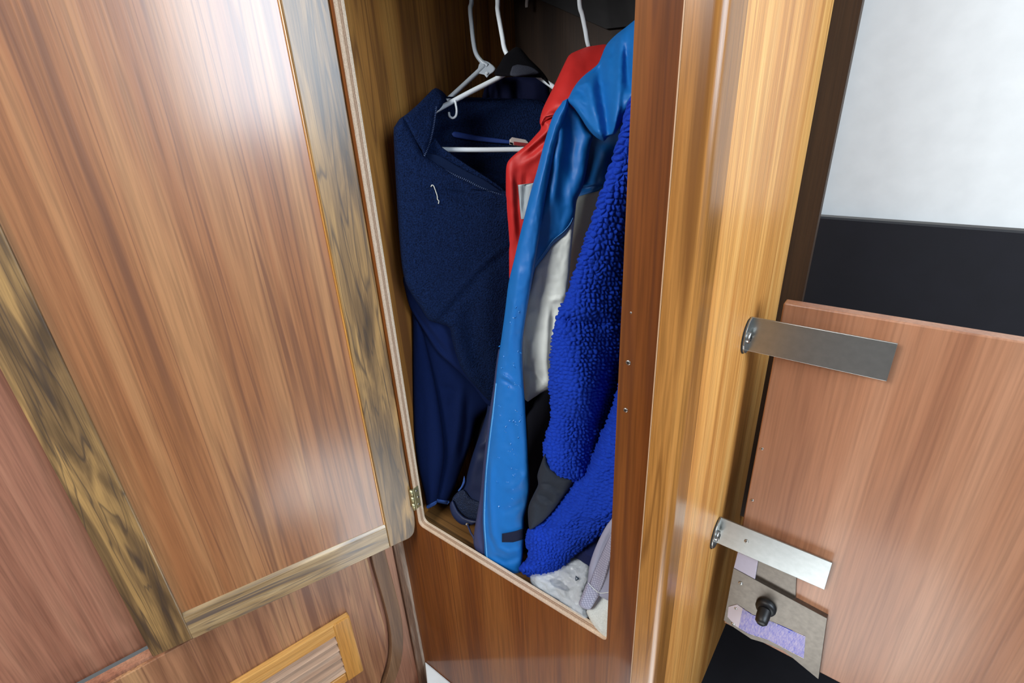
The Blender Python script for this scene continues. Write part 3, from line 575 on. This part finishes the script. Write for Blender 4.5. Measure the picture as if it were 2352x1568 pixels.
def teeth(pts, FR, n, size, parent):
    p = crom(pts, 12); s = np.r_[0, np.cumsum(np.hypot(*np.diff(p, axis=0).T))]; q = np.linspace(0, s[-1], n); xs = np.interp(q, s, p[:, 0]); ys = np.interp(q, s, p[:, 1])
    t = np.c_[np.gradient(xs), np.gradient(ys)]; t /= np.linalg.norm(t, axis=1)[:, None]; nn = np.c_[-t[:, 1], t[:, 0]]; V = []; Fc = []
    for i in range(n):
        for off in (.0008, .0030):
            for a, b in ((-1, -1), (1, -1), (1, 1), (-1, 1)):
                x = xs[i] + t[i, 0] * a * size * .30 + nn[i, 0] * b * size * .5; y = ys[i] + t[i, 1] * a * size * .30 + nn[i, 1] * b * size * .5
                V.append(PD(np.array(x), np.array(y), FR.d(np.array([xs[i]]), np.array([ys[i]]), off)[0]))
        Fc += [[8 * i + k for k in f] for f in BOXF]
    o = fix(obj('zipper_teeth', V, Fc, M['zip'], parent)); o['kind'] = 'stuff'; return o
teeth([(982, 367), (1030, 395), (1072, 414), (1110, 433), (1166, 453)], FZ, 46, 4.2, fl)
teeth([(1002, 246), (998, 275), (993, 303), (986, 330), (975, 357)], FC, 30, 3.6, fl)
# lint thread clinging to the chest
th = [(990, 429), (992, 425), (996, 427), (1000, 437), (1004, 449), (1005, 458), (1008, 461), (1007, 468)]
lt = tube('lint_thread', np.array([FB(np.array([x]), np.array([y]), .002)[0] for x, y in th]), .0008, M['lint'], seg=6)
tag(lt, 'short pale lint thread stuck to the chest of the navy fleece', 'thread')

# ================================================================== DARK GARMENT OVER THE FRONT HANGER
bg = thing('bib_trousers', PD(np.array(1180.), np.array(240.), np.array(.9)), 'black and dark navy bib trousers draped over the front hanger behind the fleece', 'trousers')
yk = [(1158, 128), (1172, 116), (1186, 107), (1197, 112), (1216, 135), (1240, 158), (1256, 178), (1266, 200), (1245, 180), (1228, 172), (1200, 178), (1170, 178), (1134, 173), (1146, 150)]
_, FY = sheet('waistband', yk, [(1186, 107, .845), (1134, 173, .832), (1260, 190, .85), (1190, 178, .825)], M['black'], bg, w=10, T=.008, Tb=.010, step=4, sm=2)
patch('tab', [(1172, 175), (1174, 160), (1180, 149), (1200, 149), (1222, 154), (1242, 168), (1226, 171), (1200, 176)], FY, M['greytab'], bg, T=.003, sm=2, step=3, off=.002)
gb = [(1104, 246), (1112, 205), (1122, 182), (1160, 178), (1250, 176), (1262, 210), (1265, 330), (1100, 330)]
sheet('bib', gb, [(1104, 246, .965), (1180, 180, .955), (1260, 240, .965), (1180, 330, .99)], M['bib'], bg, w=12, T=.008, Tb=.008, step=5, sm=2, folds=[([(1136, 182), (1140, 210), (1143, 245)], .008, 7), ([(1186, 180), (1188, 215), (1196, 245)], -.012, 8), ([(1165, 180), (1168, 240)], .006, 10), ([(1225, 180), (1230, 240)], .006, 20), ([(1122, 185), (1128, 245)], -.008, 6)])

# ================================================================== RED JACKET
rj = thing('red_jacket', PD(np.array(1200.), np.array(860.), np.array(.95)), 'bright red shell jacket with a grey reflective patch, between the fleece and the blue jacket', 'jacket')
rb = [(1240, 276), (1262, 262), (1300, 240), (1320, 230), (1315, 380), (1285, 520), (1240, 720), (1215, 900), (1180, 900), (1168, 760), (1166, 655), (1166, 590), (1164, 520), (1162, 450), (1162, 400), (1164, 378), (1172, 364), (1190, 348), (1212, 330), (1232, 308), (1243, 294)]
_, FRd = sheet('body', rb, [(1243, 290, .775), (1164, 380, .80), (1163, 560, .87), (1190, 880, .98), (1340, 300, .77), (1300, 600, .87)], M['red'], rj, w=18, T=.012, Tb=.016, step=5, sm=3,
     folds=[([(1275, 285), (1235, 320), (1195, 352)], .006, 7), ([(1290, 295), (1245, 330), (1205, 365)], -.005, 7), ([(1270, 330), (1225, 360), (1190, 385)], .004, 10), ([(1175, 385), (1176, 450), (1182, 560)], .005, 8), ([(1186, 400), (1188, 480), (1196, 560)], -.004, 6), ([(1208, 395), (1206, 420), (1202, 490)], -.005, 4), ([(1250, 272), (1300, 255)], -.006, 5), ([(1250, 290), (1290, 268)], .005, 5)], nz=[(.0025, 50, 120), (.0012, 16, 30)])
hd_ = [(1334, 113), (1345, 108), (1365, 105), (1396, 102), (1420, 115), (1400, 200), (1340, 260), (1290, 262), (1262, 272), (1243, 288), (1240, 276), (1246, 252), (1258, 226), (1272, 198), (1286, 168), (1297, 145), (1306, 128), (1315, 121)]
sheet('hood', hd_, [(1335, 112, .80), (1400, 110, .80), (1242, 280, .765), (1340, 240, .74), (1290, 170, .775)], M['red'], rj, w=26, T=.018, Tb=.016, step=5, sm=3, folds=[([(1335, 125), (1300, 180), (1262, 262)], .006, 25), ([(1243, 284), (1262, 268), (1285, 260)], -.005, 5)], nz=[(.003, 60, 60)])
patch('reflective_patch', [(1189, 423), (1226, 420), (1222, 503), (1196, 503), (1193, 465)], FRd, M['reflect'], rj, T=.0015, sm=1, step=4, off=.003)

# ================================================================== BLUE AND WHITE JACKET
bj = thing('rain_jacket', PD(np.array(1160.), np.array(1310.), np.array(.98)), 'wet bright blue and white rain jacket with a hood, sleeve hanging down to the sill', 'jacket')
SD = [(1290, 240, .705), (1235, 450, .742), (1185, 650, .80), (1165, 850, .862), (1160, 1100, .93), (1160, 1310, .992), (1105, 1200, .985)]
sl = [(1303, 226), (1288, 240), (1272, 262), (1260, 295), (1247, 340), (1234, 390), (1219, 440), (1206, 492), (1192, 548), (1180, 600), (1168, 650), (1160, 715), (1151, 780), (1143, 835), (1137, 890), (1129, 955), (1121, 1015), (1114, 1085), (1110, 1150), (1109, 1200), (1112, 1245), (1116, 1290), (1140, 1306), (1165, 1319), (1186, 1318), (1198, 1306), (1202, 1260), (1204, 1215), (1204, 1188), (1213, 1150), (1217, 1108), (1213, 1050), (1209, 985), (1205, 915), (1201, 850), (1200, 792), (1206, 740), (1216, 680), (1228, 605), (1240, 535), (1250, 470), (1262, 405), (1275, 340), (1290, 290), (1305, 250)]
_, FSl = sheet('sleeve', sl, SD, M['blue'], bj, w=24, T=.018, Tb=.016, step=4, sm=3,
     folds=[([(1268, 300), (1245, 390), (1222, 470), (1195, 580)], .003, 10), ([(1195, 600), (1178, 720), (1170, 820)], .004, 9), ([(1148, 860), (1165, 866), (1178, 878)], .005, 4), ([(1150, 872), (1168, 878), (1182, 890)], -.004, 4),
            ([(1120, 1060), (1118, 1150), (1124, 1230), (1140, 1270)], -.004, 4), ([(1128, 1050), (1126, 1150), (1132, 1225), (1150, 1262)], .004, 6), ([(1160, 1130), (1190, 1110), (1210, 1085)], .005, 10), ([(1150, 1180), (1180, 1165), (1203, 1150)], -.004, 8), ([(1170, 950), (1185, 1010), (1190, 1060)], -.003, 10), ([(1130, 1275), (1160, 1290), (1195, 1280)], -.004, 6), ([(1140, 1255), (1165, 1268), (1195, 1262)], .003, 5)], nz=[(.002, 40, 70), (.0006, 9, 12)])
bandp = [(1146, 800), (1139, 840), (1133, 890), (1125, 940), (1117, 1005), (1110, 1065), (1104, 1130), (1096, 1180), (1089, 1222), (1088, 1252), (1100, 1275), (1116, 1291), (1118, 1245), (1115, 1200), (1117, 1150), (1122, 1085), (1129, 1015), (1136, 955), (1144, 890), (1150, 830)]
sheet('lining_edge', bandp, lambda x, y: tps(SD)(x, y) + .006, M['navyband'], bj, w=8, T=.006, Tb=.006, step=4, sm=3, folds=[([(1100, 1170), (1096, 1230), (1112, 1280)], .004, 5)])
tube('piping', np.array([FSl(np.array([x]), np.array([y]), .001)[0] for x, y in crom([(1140, 880), (1132, 955), (1124, 1020), (1117.5, 1085), (1114, 1150), (1113, 1200), (1116, 1245), (1119, 1284)], 4)]), .0013, M['pipe'], bj, seg=8, n=2)
_, FV = patch('cuff_tab', [(1153, 1224), (1180, 1221), (1204, 1212), (1203, 1238), (1178, 1245), (1153, 1245)], FSl, M['velcro'], bj, T=.003, sm=1, step=3, off=.002)
sheet('cuff_strap', [(1203, 1194), (1208, 1205), (1214, 1232), (1212, 1243), (1206, 1228), (1202, 1206)], [(1203, 1194, .985), (1214, 1235, .995), (1206, 1228, .99)], M['navyband'], bj, w=3, T=.002, Tb=.002, step=2, sm=2)
# water beads on the sleeve
V = []; Fc = []
wet = np.random.default_rng(3)
for k in range(46):
    x = wet.uniform(1135, 1200); y = wet.uniform(690, 1180)
    if not (1125 + (1180 - y) * .05 < x): continue
    c = FSl(np.array([x]), np.array([y]), 0.)[0]; vw = (CAM - c) / np.linalg.norm(CAM - c); u = np.cross(vw, [0, 0, 1]); u /= np.linalg.norm(u); w_ = np.cross(u, vw)
    ang = wet.uniform(0, 3.14); rl_, rs = wet.uniform(.002, .0045), wet.uniform(.0009, .0016); i0 = len(V)
    ca, sa = math.cos(ang), math.sin(ang)
    for h, q in ((0, 1), (.6, .75), (.95, .3)):
        for a in range(8):
            p, q2 = q * rl_ * math.cos(a * math.pi / 4), q * rs * math.sin(a * math.pi / 4); V.append(c + u * (p * ca - q2 * sa) + w_ * (p * sa + q2 * ca) + vw * (h * .0011))
    for lv_ in range(2): Fc += [(i0 + lv_ * 8 + a, i0 + lv_ * 8 + (a + 1) % 8, i0 + lv_ * 8 + 8 + (a + 1) % 8, i0 + lv_ * 8 + 8 + a) for a in range(8)]
    Fc.append([i0 + 16 + a for a in range(8)])
wd_ = obj('water_beads', V, Fc, fabric('wet_blue_nylon', (24, 112, 190), .12, 2000, .05, spec=.8), bj, smooth=True); wd_['kind'] = 'stuff'
yoke = [(1300, 228), (1330, 262), (1350, 300), (1362, 312), (1356, 335), (1348, 385), (1338, 430), (1325, 460), (1321, 490), (1313, 516), (1296, 541), (1272, 560), (1252, 588), (1238, 606), (1228, 622), (1212, 690), (1205, 640), (1225, 540), (1245, 440), (1262, 340), (1275, 270), (1285, 246)]
_, FYk = sheet('front_yoke', yoke, [(1300, 235, .712), (1285, 400, .745), (1350, 340, .735), (1320, 490, .765), (1240, 600, .80), (1215, 680, .82)], M['blue'], bj, w=16, T=.012, Tb=.014, step=4, sm=3, folds=[([(1288, 258), (1287, 320), (1275, 410), (1262, 500)], .010, 14), ([(1312, 270), (1318, 330), (1312, 420)], -.008, 14), ([(1335, 320), (1322, 400), (1308, 480)], .003, 12)], nz=[(.002, 40, 80), (.0010, 12, 26)])
tube('stitching', np.array([FYk(np.array([x]), np.array([y]), .0006)[0] for x, y in crom([(1316, 500), (1308, 516), (1293, 533), (1270, 552), (1249, 580), (1236, 598), (1229, 612)], 6)]), .0005, M['pipe'], bj, seg=6, n=1)
whp = [(1321, 488), (1318, 520), (1313, 570), (1309, 620), (1303, 680), (1300, 760), (1292, 840), (1280, 880), (1263, 893), (1246, 900), (1226, 913), (1207, 921), (1203, 880), (1198, 850), (1196, 790), (1202, 740), (1212, 680), (1225, 630), (1233, 606), (1248, 586), (1268, 558), (1292, 538), (1309, 512)]
_, FWp = sheet('front_panel', whp, [(1318, 500, .775), (1240, 600, .81), (1205, 780, .865), (1210, 910, .905), (1265, 890, .895), (1295, 700, .825)], M['white'], bj, w=16, T=.012, Tb=.012, step=4, sm=3,
     folds=[([(1262, 690), (1258, 760), (1256, 830), (1259, 888)], .006, 7), ([(1268, 700), (1265, 780), (1264, 840), (1268, 890)], -.006, 6), ([(1262, 692), (1280, 686), (1295, 684)], .004, 5), ([(1203, 775), (1210, 800), (1208, 840), (1225, 858), (1245, 885)], -.008, 6), ([(1210, 845), (1232, 862), (1256, 890)], .006, 6), ([(1222, 780), (1218, 830)], .005, 9), ([(1245, 620), (1238, 700), (1232, 800)], -.002, 5)], nz=[(.002, 50, 60), (.0012, 14, 18)])
bkp = [(1322, 456), (1345, 446), (1380, 437), (1405, 430), (1410, 640), (1340, 760), (1300, 760), (1300, 660), (1308, 560), (1316, 500)]
sheet('back_panel', bkp, [(1322, 456, .825), (1400, 440, .80), (1400, 640, .84), (1305, 740, .88)], M['whiteshade'], bj, w=8, T=.006, Tb=.006, step=6, sm=2)
bky = [(1335, 250), (1420, 200), (1475, 170), (1550, 240), (1560, 420), (1475, 415), (1380, 440), (1345, 448), (1318, 460), (1310, 400), (1320, 320)]
sheet('back_yoke', bky, [(1335, 300, .83), (1430, 300, .80), (1465, 220, .76), (1550, 350, .80), (1430, 430, .805), (1322, 455, .83)], M['blue'], bj, w=8, T=.006, Tb=.006, step=6, sm=2, folds=[([(1390, 330), (1385, 380), (1378, 430)], .008, 18), ([(1350, 340), (1348, 440)], -.01, 14)])
hood = [(1484, 30), (1458, 46), (1438, 62), (1418, 77), (1400, 94), (1390, 108), (1382, 128), (1374, 146), (1362, 157), (1344, 171), (1327, 188), (1315, 206), (1307, 222), (1303, 232), (1318, 247), (1334, 270), (1348, 292), (1362, 309), (1376, 320), (1388, 324), (1396, 314), (1404, 311), (1412, 308), (1422, 292), (1436, 262), (1452, 226), (1468, 180), (1482, 120), (1488, 70)]
sheet('hood', hood, [(1470, 50, .62), (1400, 95, .70), (1305, 230, .70), (1385, 322, .655), (1460, 190, .60), (1370, 230, .665)], M['blue'], bj, w=20, T=.016, Tb=.02, step=4, sm=3,
     folds=[([(1374, 120), (1382, 200), (1392, 260), (1402, 330)], -.016, 12), ([(1322, 245), (1350, 280), (1380, 318)], .006, 9), ([(1352, 170), (1362, 250), (1384, 330)], .012, 13), ([(1428, 40), (1423, 180), (1416, 250), (1402, 330)], .014, 11), ([(1400, 120), (1402, 200)], .006, 18), ([(1438, 110), (1441, 160), (1446, 215)], -.012, 9), ([(1322, 195), (1338, 196), (1352, 188)], .006, 5), ([(1318, 206), (1336, 210), (1346, 222)], -.005, 5), ([(1330, 225), (1345, 240)], .005, 5), ([(1370, 160), (1350, 182)], -.004, 6)], nz=[(.002, 30, 40), (.0010, 10, 14)])

# ================================================================== DARK NAVY JACKET LOW IN THE LOCKER
nj = thing('navy_shell_jacket', PD(np.array(1060.), np.array(1200.), np.array(1.07)), 'dark navy shell jacket hem with mesh panel and drawcord, left of the blue sleeve', 'jacket')
np_ = [(1130, 900), (1118, 945), (1106, 985), (1093, 1022), (1082, 1055), (1074, 1085), (1068, 1112), (1062, 1130), (1075, 1170), (1120, 1190), (1180, 1170), (1200, 1000), (1190, 880)]
sheet('body', np_, [(1120, 940, 1.03), (1070, 1110, 1.075), (1180, 1100, 1.02), (1190, 900, 1.03), (1075, 1170, 1.08)], M['navyj'], nj, w=18, T=.014, Tb=.012, step=5, sm=3, folds=[([(1090, 1025), (1110, 1020), (1125, 1010)], .006, 8), ([(1100, 1040), (1085, 1090), (1090, 1130)], .005, 14)])
mp_ = [(1060, 1124), (1046, 1134), (1038, 1150), (1050, 1172), (1070, 1190), (1100, 1196), (1115, 1180), (1110, 1155), (1085, 1145), (1070, 1128)]
sheet('mesh_panel', mp_, [(1046, 1134, 1.075), (1110, 1150, 1.05), (1080, 1195, 1.07)], M['mesh'], nj, w=10, T=.008, Tb=.008, step=4, sm=3, folds=[([(1055 + k * 4, 1135 + k * 9), (1085 + k * 3, 1150 + k * 7), (1110, 1158 + k * 7)], .003, 2.5) for k in range(5)])
sheet('hem', [(1040, 1148), (1033, 1160), (1037, 1180), (1048, 1196), (1064, 1206), (1084, 1207), (1094, 1200), (1112, 1196), (1090, 1194), (1070, 1188), (1052, 1172)], [(1040, 1150, 1.07), (1064, 1206, 1.065), (1112, 1196, 1.05)], M['navyj'], nj, w=7, T=.007, Tb=.007, step=3, sm=3)
sheet('blue_edge', [(1066, 1092), (1063, 1106), (1058, 1118), (1051, 1127), (1056, 1127), (1064, 1117), (1069, 1104)], [(1066, 1092, 1.066), (1051, 1127, 1.07), (1069, 1104, 1.066)], M['hem'], nj, w=3, T=.002, Tb=.002, step=2, sm=2)
disc('eyelet', PD(np.array(1074.), np.array(1204.), np.array(1.055)), CAM - PD(np.array(1074.), np.array(1204.), np.array(1.05)), .0042, .002, M['steel2'], nj)
tube('drawcord', path([(1074, 1204), (1078, 1214), (1082, 1224), (1087, 1232), (1090, 1242)], [1.05, 1.05, 1.048, 1.045, 1.042]), .0022, M['navyband'], nj, seg=8)
dk = thing('shade_backing', PD(np.array(1220.), np.array(1260.), np.array(1.02)), 'added near-black backing sheet for the deep shade behind the blue sleeve and sherpa', 'coat')  # added near-black sheet in place of the deep shade behind the sleeve
sheet('body', [(1110, 800), (1330, 800), (1340, 1000), (1320, 1180), (1290, 1270), (1180, 1260), (1120, 1180), (1090, 1050)], [(1110, 800, 1.12), (1330, 800, .98), (1300, 1250, .98), (1120, 1180, 1.09), (1200, 1250, 1.03)], fabric('near_black_shade', (14, 16, 28), .9, 700, .4), dk, w=30, T=.02, Tb=.02, step=8, sm=3, folds=[([(1215, 900), (1225, 1050), (1220, 1200)], .01, 14)])

# ================================================================== ROYAL BLUE SHERPA
sp = thing('sherpa_jacket', PD(np.array(1230.), np.array(1320.), np.array(.94)), 'royal blue curly sherpa fleece jacket with a charcoal elbow patch, against the right edge', 'jacket')
def lumps(u, v):
    uu = u + .0016 * vnoise(u / .006, v / .006 + 9); vv = v + .0016 * vnoise(u / .006 + 31, v / .006)
    a, b = voro(uu / .0064 + 3, vv / .0060 + 40); c, _ = voro(u / .0026 + 11, v / .0026 + 7)
    e_ = np.clip((b - a) / .60, 0, 1); return .0056 * e_ ** .6 * (.8 + .5 * vnoise(u / .012 + 5, v / .012)) + .0006 * (1 - c / .6)
slA = [(1456, 225), (1445, 250), (1434, 282), (1424, 322), (1412, 366), (1398, 405), (1386, 440), (1370, 488), (1352, 538), (1336, 590), (1318, 640), (1300, 688), (1284, 722), (1275, 752), (1270, 800), (1266, 842), (1265, 880), (1268, 922), (1267, 965), (1258, 1000), (1252, 1025), (1253, 1050), (1270, 1078), (1290, 1092), (1318, 1102), (1345, 1100), (1362, 1060), (1385, 1000), (1408, 940), (1432, 880), (1455, 800), (1470, 600), (1482, 400), (1486, 260)]
_, FA = sheet('sleeve', slA, [(1450, 240, .575), (1380, 450, .635), (1300, 700, .73), (1268, 900, .80), (1255, 1040, .84), (1340, 1100, .85), (1340, 900, .775), (1430, 850, .83), (1400, 950, .86), (1470, 500, .70)], M['sherpa'], sp, w=70, T=.040, Tb=.02, step=1.7, sm=3, disp=lumps, folds=[([(1285, 728), (1330, 742), (1400, 740)], -.008, 12), ([(1300, 700), (1350, 715), (1420, 715)], .004, 14), ([(1268, 935), (1300, 960), (1340, 980)], -.003, 14)])
slB = [(1470, 820), (1430, 868), (1414, 920), (1398, 965), (1380, 1008), (1364, 1050), (1345, 1092), (1322, 1108), (1302, 1138), (1276, 1172), (1244, 1202), (1217, 1217), (1212, 1245), (1217, 1282), (1202, 1296), (1197, 1309), (1218, 1321), (1252, 1323), (1282, 1308), (1310, 1278), (1342, 1252), (1380, 1224), (1412, 1192), (1460, 1150)]
_, FBb = sheet('body', slB, [(1450, 850, .73), (1390, 1000, .80), (1300, 1140, .865), (1217, 1217, .915), (1205, 1305, .955), (1300, 1290, .92), (1412, 1190, .80), (1440, 1000, .75)], M['sherpa'], sp, w=42, T=.030, Tb=.02, step=1.8, sm=3, disp=lumps, folds=[([(1350, 1110), (1300, 1170), (1235, 1235)], -.010, 16), ([(1420, 960), (1380, 1060), (1320, 1150), (1250, 1240)], .008, 22)])
sheet('back', [(1464, 130), (1500, 112), (1545, 150), (1590, 230), (1600, 500), (1585, 800), (1545, 1170), (1430, 1185), (1420, 1040), (1440, 850), (1468, 600), (1474, 300)], [(1464, 130, .70), (1474, 300, .70), (1590, 230, .76), (1468, 600, .80), (1440, 850, .93), (1590, 700, .86), (1430, 1180, .90), (1545, 1170, .92)], M['sherpa'], sp, w=30, T=.02, Tb=.015, step=4, sm=3, disp=lumps)
_l = PD(np.array(1503.), np.array(116.), np.array(.715)); tube('hanging_loop', [_l, _l + np.array([0, .0, .06]), [_l[0], .295, zrod], [_l[0], .283, zrod + .013], [_l[0], .271, zrod], _l + np.array([0, -.004, .06]), _l + np.array([.006, -.004, .0])], .002, M['darkcloth'], sp, seg=8)
pt = [(1252, 1042), (1256, 1062), (1270, 1078), (1290, 1093), (1316, 1101), (1308, 1122), (1292, 1142), (1272, 1170), (1250, 1194), (1234, 1206), (1217, 1216), (1213, 1192), (1214, 1162), (1226, 1134), (1236, 1112), (1234, 1092), (1242, 1066)]
sheet('elbow_patch', pt, [(1252, 1045, .828), (1316, 1100, .838), (1217, 1216, .895), (1235, 1110, .862), (1280, 1150, .86)], M['patchblk'], sp, w=18, T=.014, Tb=.012, step=3, sm=3, folds=[([(1240, 1108), (1262, 1112), (1292, 1128)], -.004, 4), ([(1238, 1120), (1262, 1128), (1282, 1140)], .004, 4), ([(1234, 1132), (1256, 1142), (1272, 1154)], -.004, 4), ([(1228, 1142), (1246, 1155), (1262, 1166)], .003, 5)], nz=[(.0015, 20, 10)])

# ================================================================== THINGS ON THE LOCKER FLOOR
def ripmat():
    m = M['ripstop']; nt = m.node_tree; L = nt.links.new; b = nt.nodes['Principled BSDF']
    tc = N(nt, 'ShaderNodeTexCoord'); br = N(nt, 'ShaderNodeTexBrick'); br.offset = 0; mp = N(nt, 'ShaderNodeMapping'); mp.inputs['Rotation'].default_value = (math.radians(90), 0, math.radians(20)); L(tc.outputs['Object'], mp.inputs[0]); L(mp.outputs[0], br.inputs['Vector'])
    br.inputs['Scale'].default_value = 1; br.inputs['Brick Width'].default_value = .0042; br.inputs['Row Height'].default_value = .0042; br.inputs['Mortar Size'].default_value = .0005; br.inputs['Mortar Smooth'].default_value = .3
    br.inputs['Color1'].default_value = lin(168, 168, 186); br.inputs['Color2'].default_value = lin(162, 162, 182); br.inputs['Mortar'].default_value = lin(120, 120, 142); L(br.outputs['Color'], b.inputs['Base Color'])
ripmat()
M['lav'] = fabric('plain_lavender_shell', (156, 158, 180), .55, 1500, .2, .0005, .06, spec=.35)
dc = thing('dark_sweater', PD(np.array(1370.), np.array(1290.), np.array(.87)), 'dark navy sweater bunched under the sherpa beside the grey garment', 'sweater')
sheet('body', [(1300, 1262), (1330, 1235), (1380, 1205), (1430, 1180), (1430, 1330), (1370, 1310), (1340, 1292)], [(1310, 1262, .93), (1420, 1190, .84), (1420, 1320, .86), (1350, 1300, .90)], M['darkcloth'], dc, w=18, T=.012, Tb=.012, step=5, sm=3, folds=[([(1330, 1262), (1360, 1278), (1390, 1270)], .006, 8)])
gr = thing('windbreaker', PD(np.array(1350.), np.array(1395.), np.array(.84)), 'lavender grey checked-weave windbreaker sleeve at the lower right of the opening', 'jacket')
_, FG = sheet('sleeve', [(1420, 1168), (1404, 1192), (1392, 1208), (1378, 1234), (1364, 1266), (1354, 1298), (1351, 1322), (1348, 1342), (1340, 1362), (1352, 1360), (1376, 1368), (1425, 1372), (1425, 1180)], [(1410, 1185, .745), (1352, 1320, .82), (1350, 1360, .835), (1420, 1370, .80)], M['lav'], gr, w=14, T=.010, Tb=.012, step=4, sm=3, folds=[([(1406, 1215), (1385, 1260), (1365, 1330)], -.005, 5), ([(1412, 1240), (1396, 1290), (1380, 1350)], .006, 8)])
patch('checked_panel', [(1414, 1190), (1404, 1222), (1390, 1252), (1374, 1290), (1360, 1325), (1352, 1345), (1362, 1352), (1376, 1360), (1390, 1330), (1402, 1290), (1415, 1250)], FG, M['ripstop'], gr, T=.002, w=6, sm=2, step=4, off=.002)
sheet('cuff', [(1350, 1338), (1342, 1352), (1335, 1370), (1329, 1385), (1336, 1395), (1346, 1399), (1356, 1398), (1366, 1384), (1378, 1362), (1366, 1350)], [(1350, 1340, .82), (1330, 1385, .84), (1376, 1362, .818)], M['ripstop'], gr, w=8, T=.009, Tb=.008, step=3, sm=3)
tube('cuff_seam', path([(1351, 1338), (1362, 1350), (1377, 1361), (1398, 1360)], [.8085, .806, .804, .797]), .0005, M['cloth'], gr, seg=6)
wc = thing('white_cloth', PD(np.array(1375.), np.array(1450.), np.array(.84)), 'plain white cloth in the lower right corner below the checked cuff', 'cloth')
sheet('cloth', [(1346, 1402), (1358, 1396), (1376, 1370), (1400, 1352), (1430, 1350), (1425, 1470), (1392, 1470), (1374, 1452), (1358, 1428)], [(1346, 1402, .858), (1400, 1360, .83), (1420, 1460, .82), (1370, 1450, .845)], M['cloth'], wc, w=14, T=.008, Tb=.006, step=4, sm=2, folds=[([(1392, 1390), (1380, 1430), (1382, 1460)], .004, 10)])
def bagmat():
    m, nt, b = newmat('clear_plastic_film'); b.inputs['Base Color'].default_value = lin(222, 232, 240); b.inputs['Roughness'].default_value = .16; b.inputs['Alpha'].default_value = .38; b.inputs['Specular IOR Level'].default_value = .8
    L = nt.links.new; tc = N(nt, 'ShaderNodeTexCoord'); n = N(nt, 'ShaderNodeTexNoise'); n.inputs['Scale'].default_value = 90; n.inputs['Detail'].default_value = 4; n.inputs['Distortion'].default_value = 1.5; L(tc.outputs['Object'], n.inputs['Vector']); bp = N(nt, 'ShaderNodeBump'); bp.inputs['Distance'].default_value = .004; bp.inputs['Strength'].default_value = .7; L(n.outputs[0], bp.inputs['Height']); L(bp.outputs[0], b.inputs['Normal']); return m
pb = thing('plastic_bag', PD(np.array(1280.), np.array(1380.), np.array(.93)), 'crinkled clear plastic bag of white cloth lying on the locker floor', 'bag')
bo = [(1217, 1322), (1240, 1306), (1275, 1290), (1312, 1268), (1340, 1276), (1358, 1292), (1356, 1330), (1345, 1370), (1352, 1408), (1347, 1431), (1322, 1420), (1280, 1394), (1248, 1370), (1225, 1348)]
BD = [(1217, 1325, .945), (1312, 1270, .945), (1350, 1300, .91), (1348, 1425, .865), (1270, 1385, .92), (1290, 1340, .915)]
_, FBg = sheet('film', bo, BD, bagmat(), pb, w=16, T=.014, Tb=.006, step=3, sm=2, folds=[([(1300, 1280), (1290, 1310), (1330, 1340)], .004, 5), ([(1240, 1330), (1280, 1350), (1330, 1400)], .004, 6)], nz=[(.004, 18, 14)])
inner = [(1224 + (x - 1217) * .95, y + 3) for x, y in bo]
_, FIn = sheet('contents', [(1228, 1325), (1275, 1296), (1312, 1276), (1348, 1295), (1346, 1330), (1335, 1370), (1340, 1410), (1322, 1412), (1280, 1386), (1238, 1352)], BD, fabric('bagged_white_cloth', (196, 200, 202), .8, 900, .4, big=.4), pb, w=16, T=.008, Tb=.004, step=4, sm=2, nz=[(.002, 16, 10)])
patch('dark_print', [(1262, 1330), (1275, 1328), (1290, 1336), (1306, 1350), (1304, 1358), (1285, 1352), (1270, 1346)], FIn, fabric('grey_printed_cloth', (96, 104, 120), .8, 900, .3), pb, T=.001, sm=3, step=3, off=.001)
tri = patch('warning_triangle', [(1322, 1321), (1331, 1329), (1321.5, 1334)], FBg, plain('print_black', (52, 70, 86), .5), pb, T=.0005, sm=1, step=1.2, off=.002, w=2)[0]
patch('triangle_centre', [(1323.6, 1325), (1327.6, 1329), (1323.4, 1331)], FBg, plain('print_white', (210, 218, 224), .5), pb, T=.0005, sm=1, step=1, off=.003, w=2)
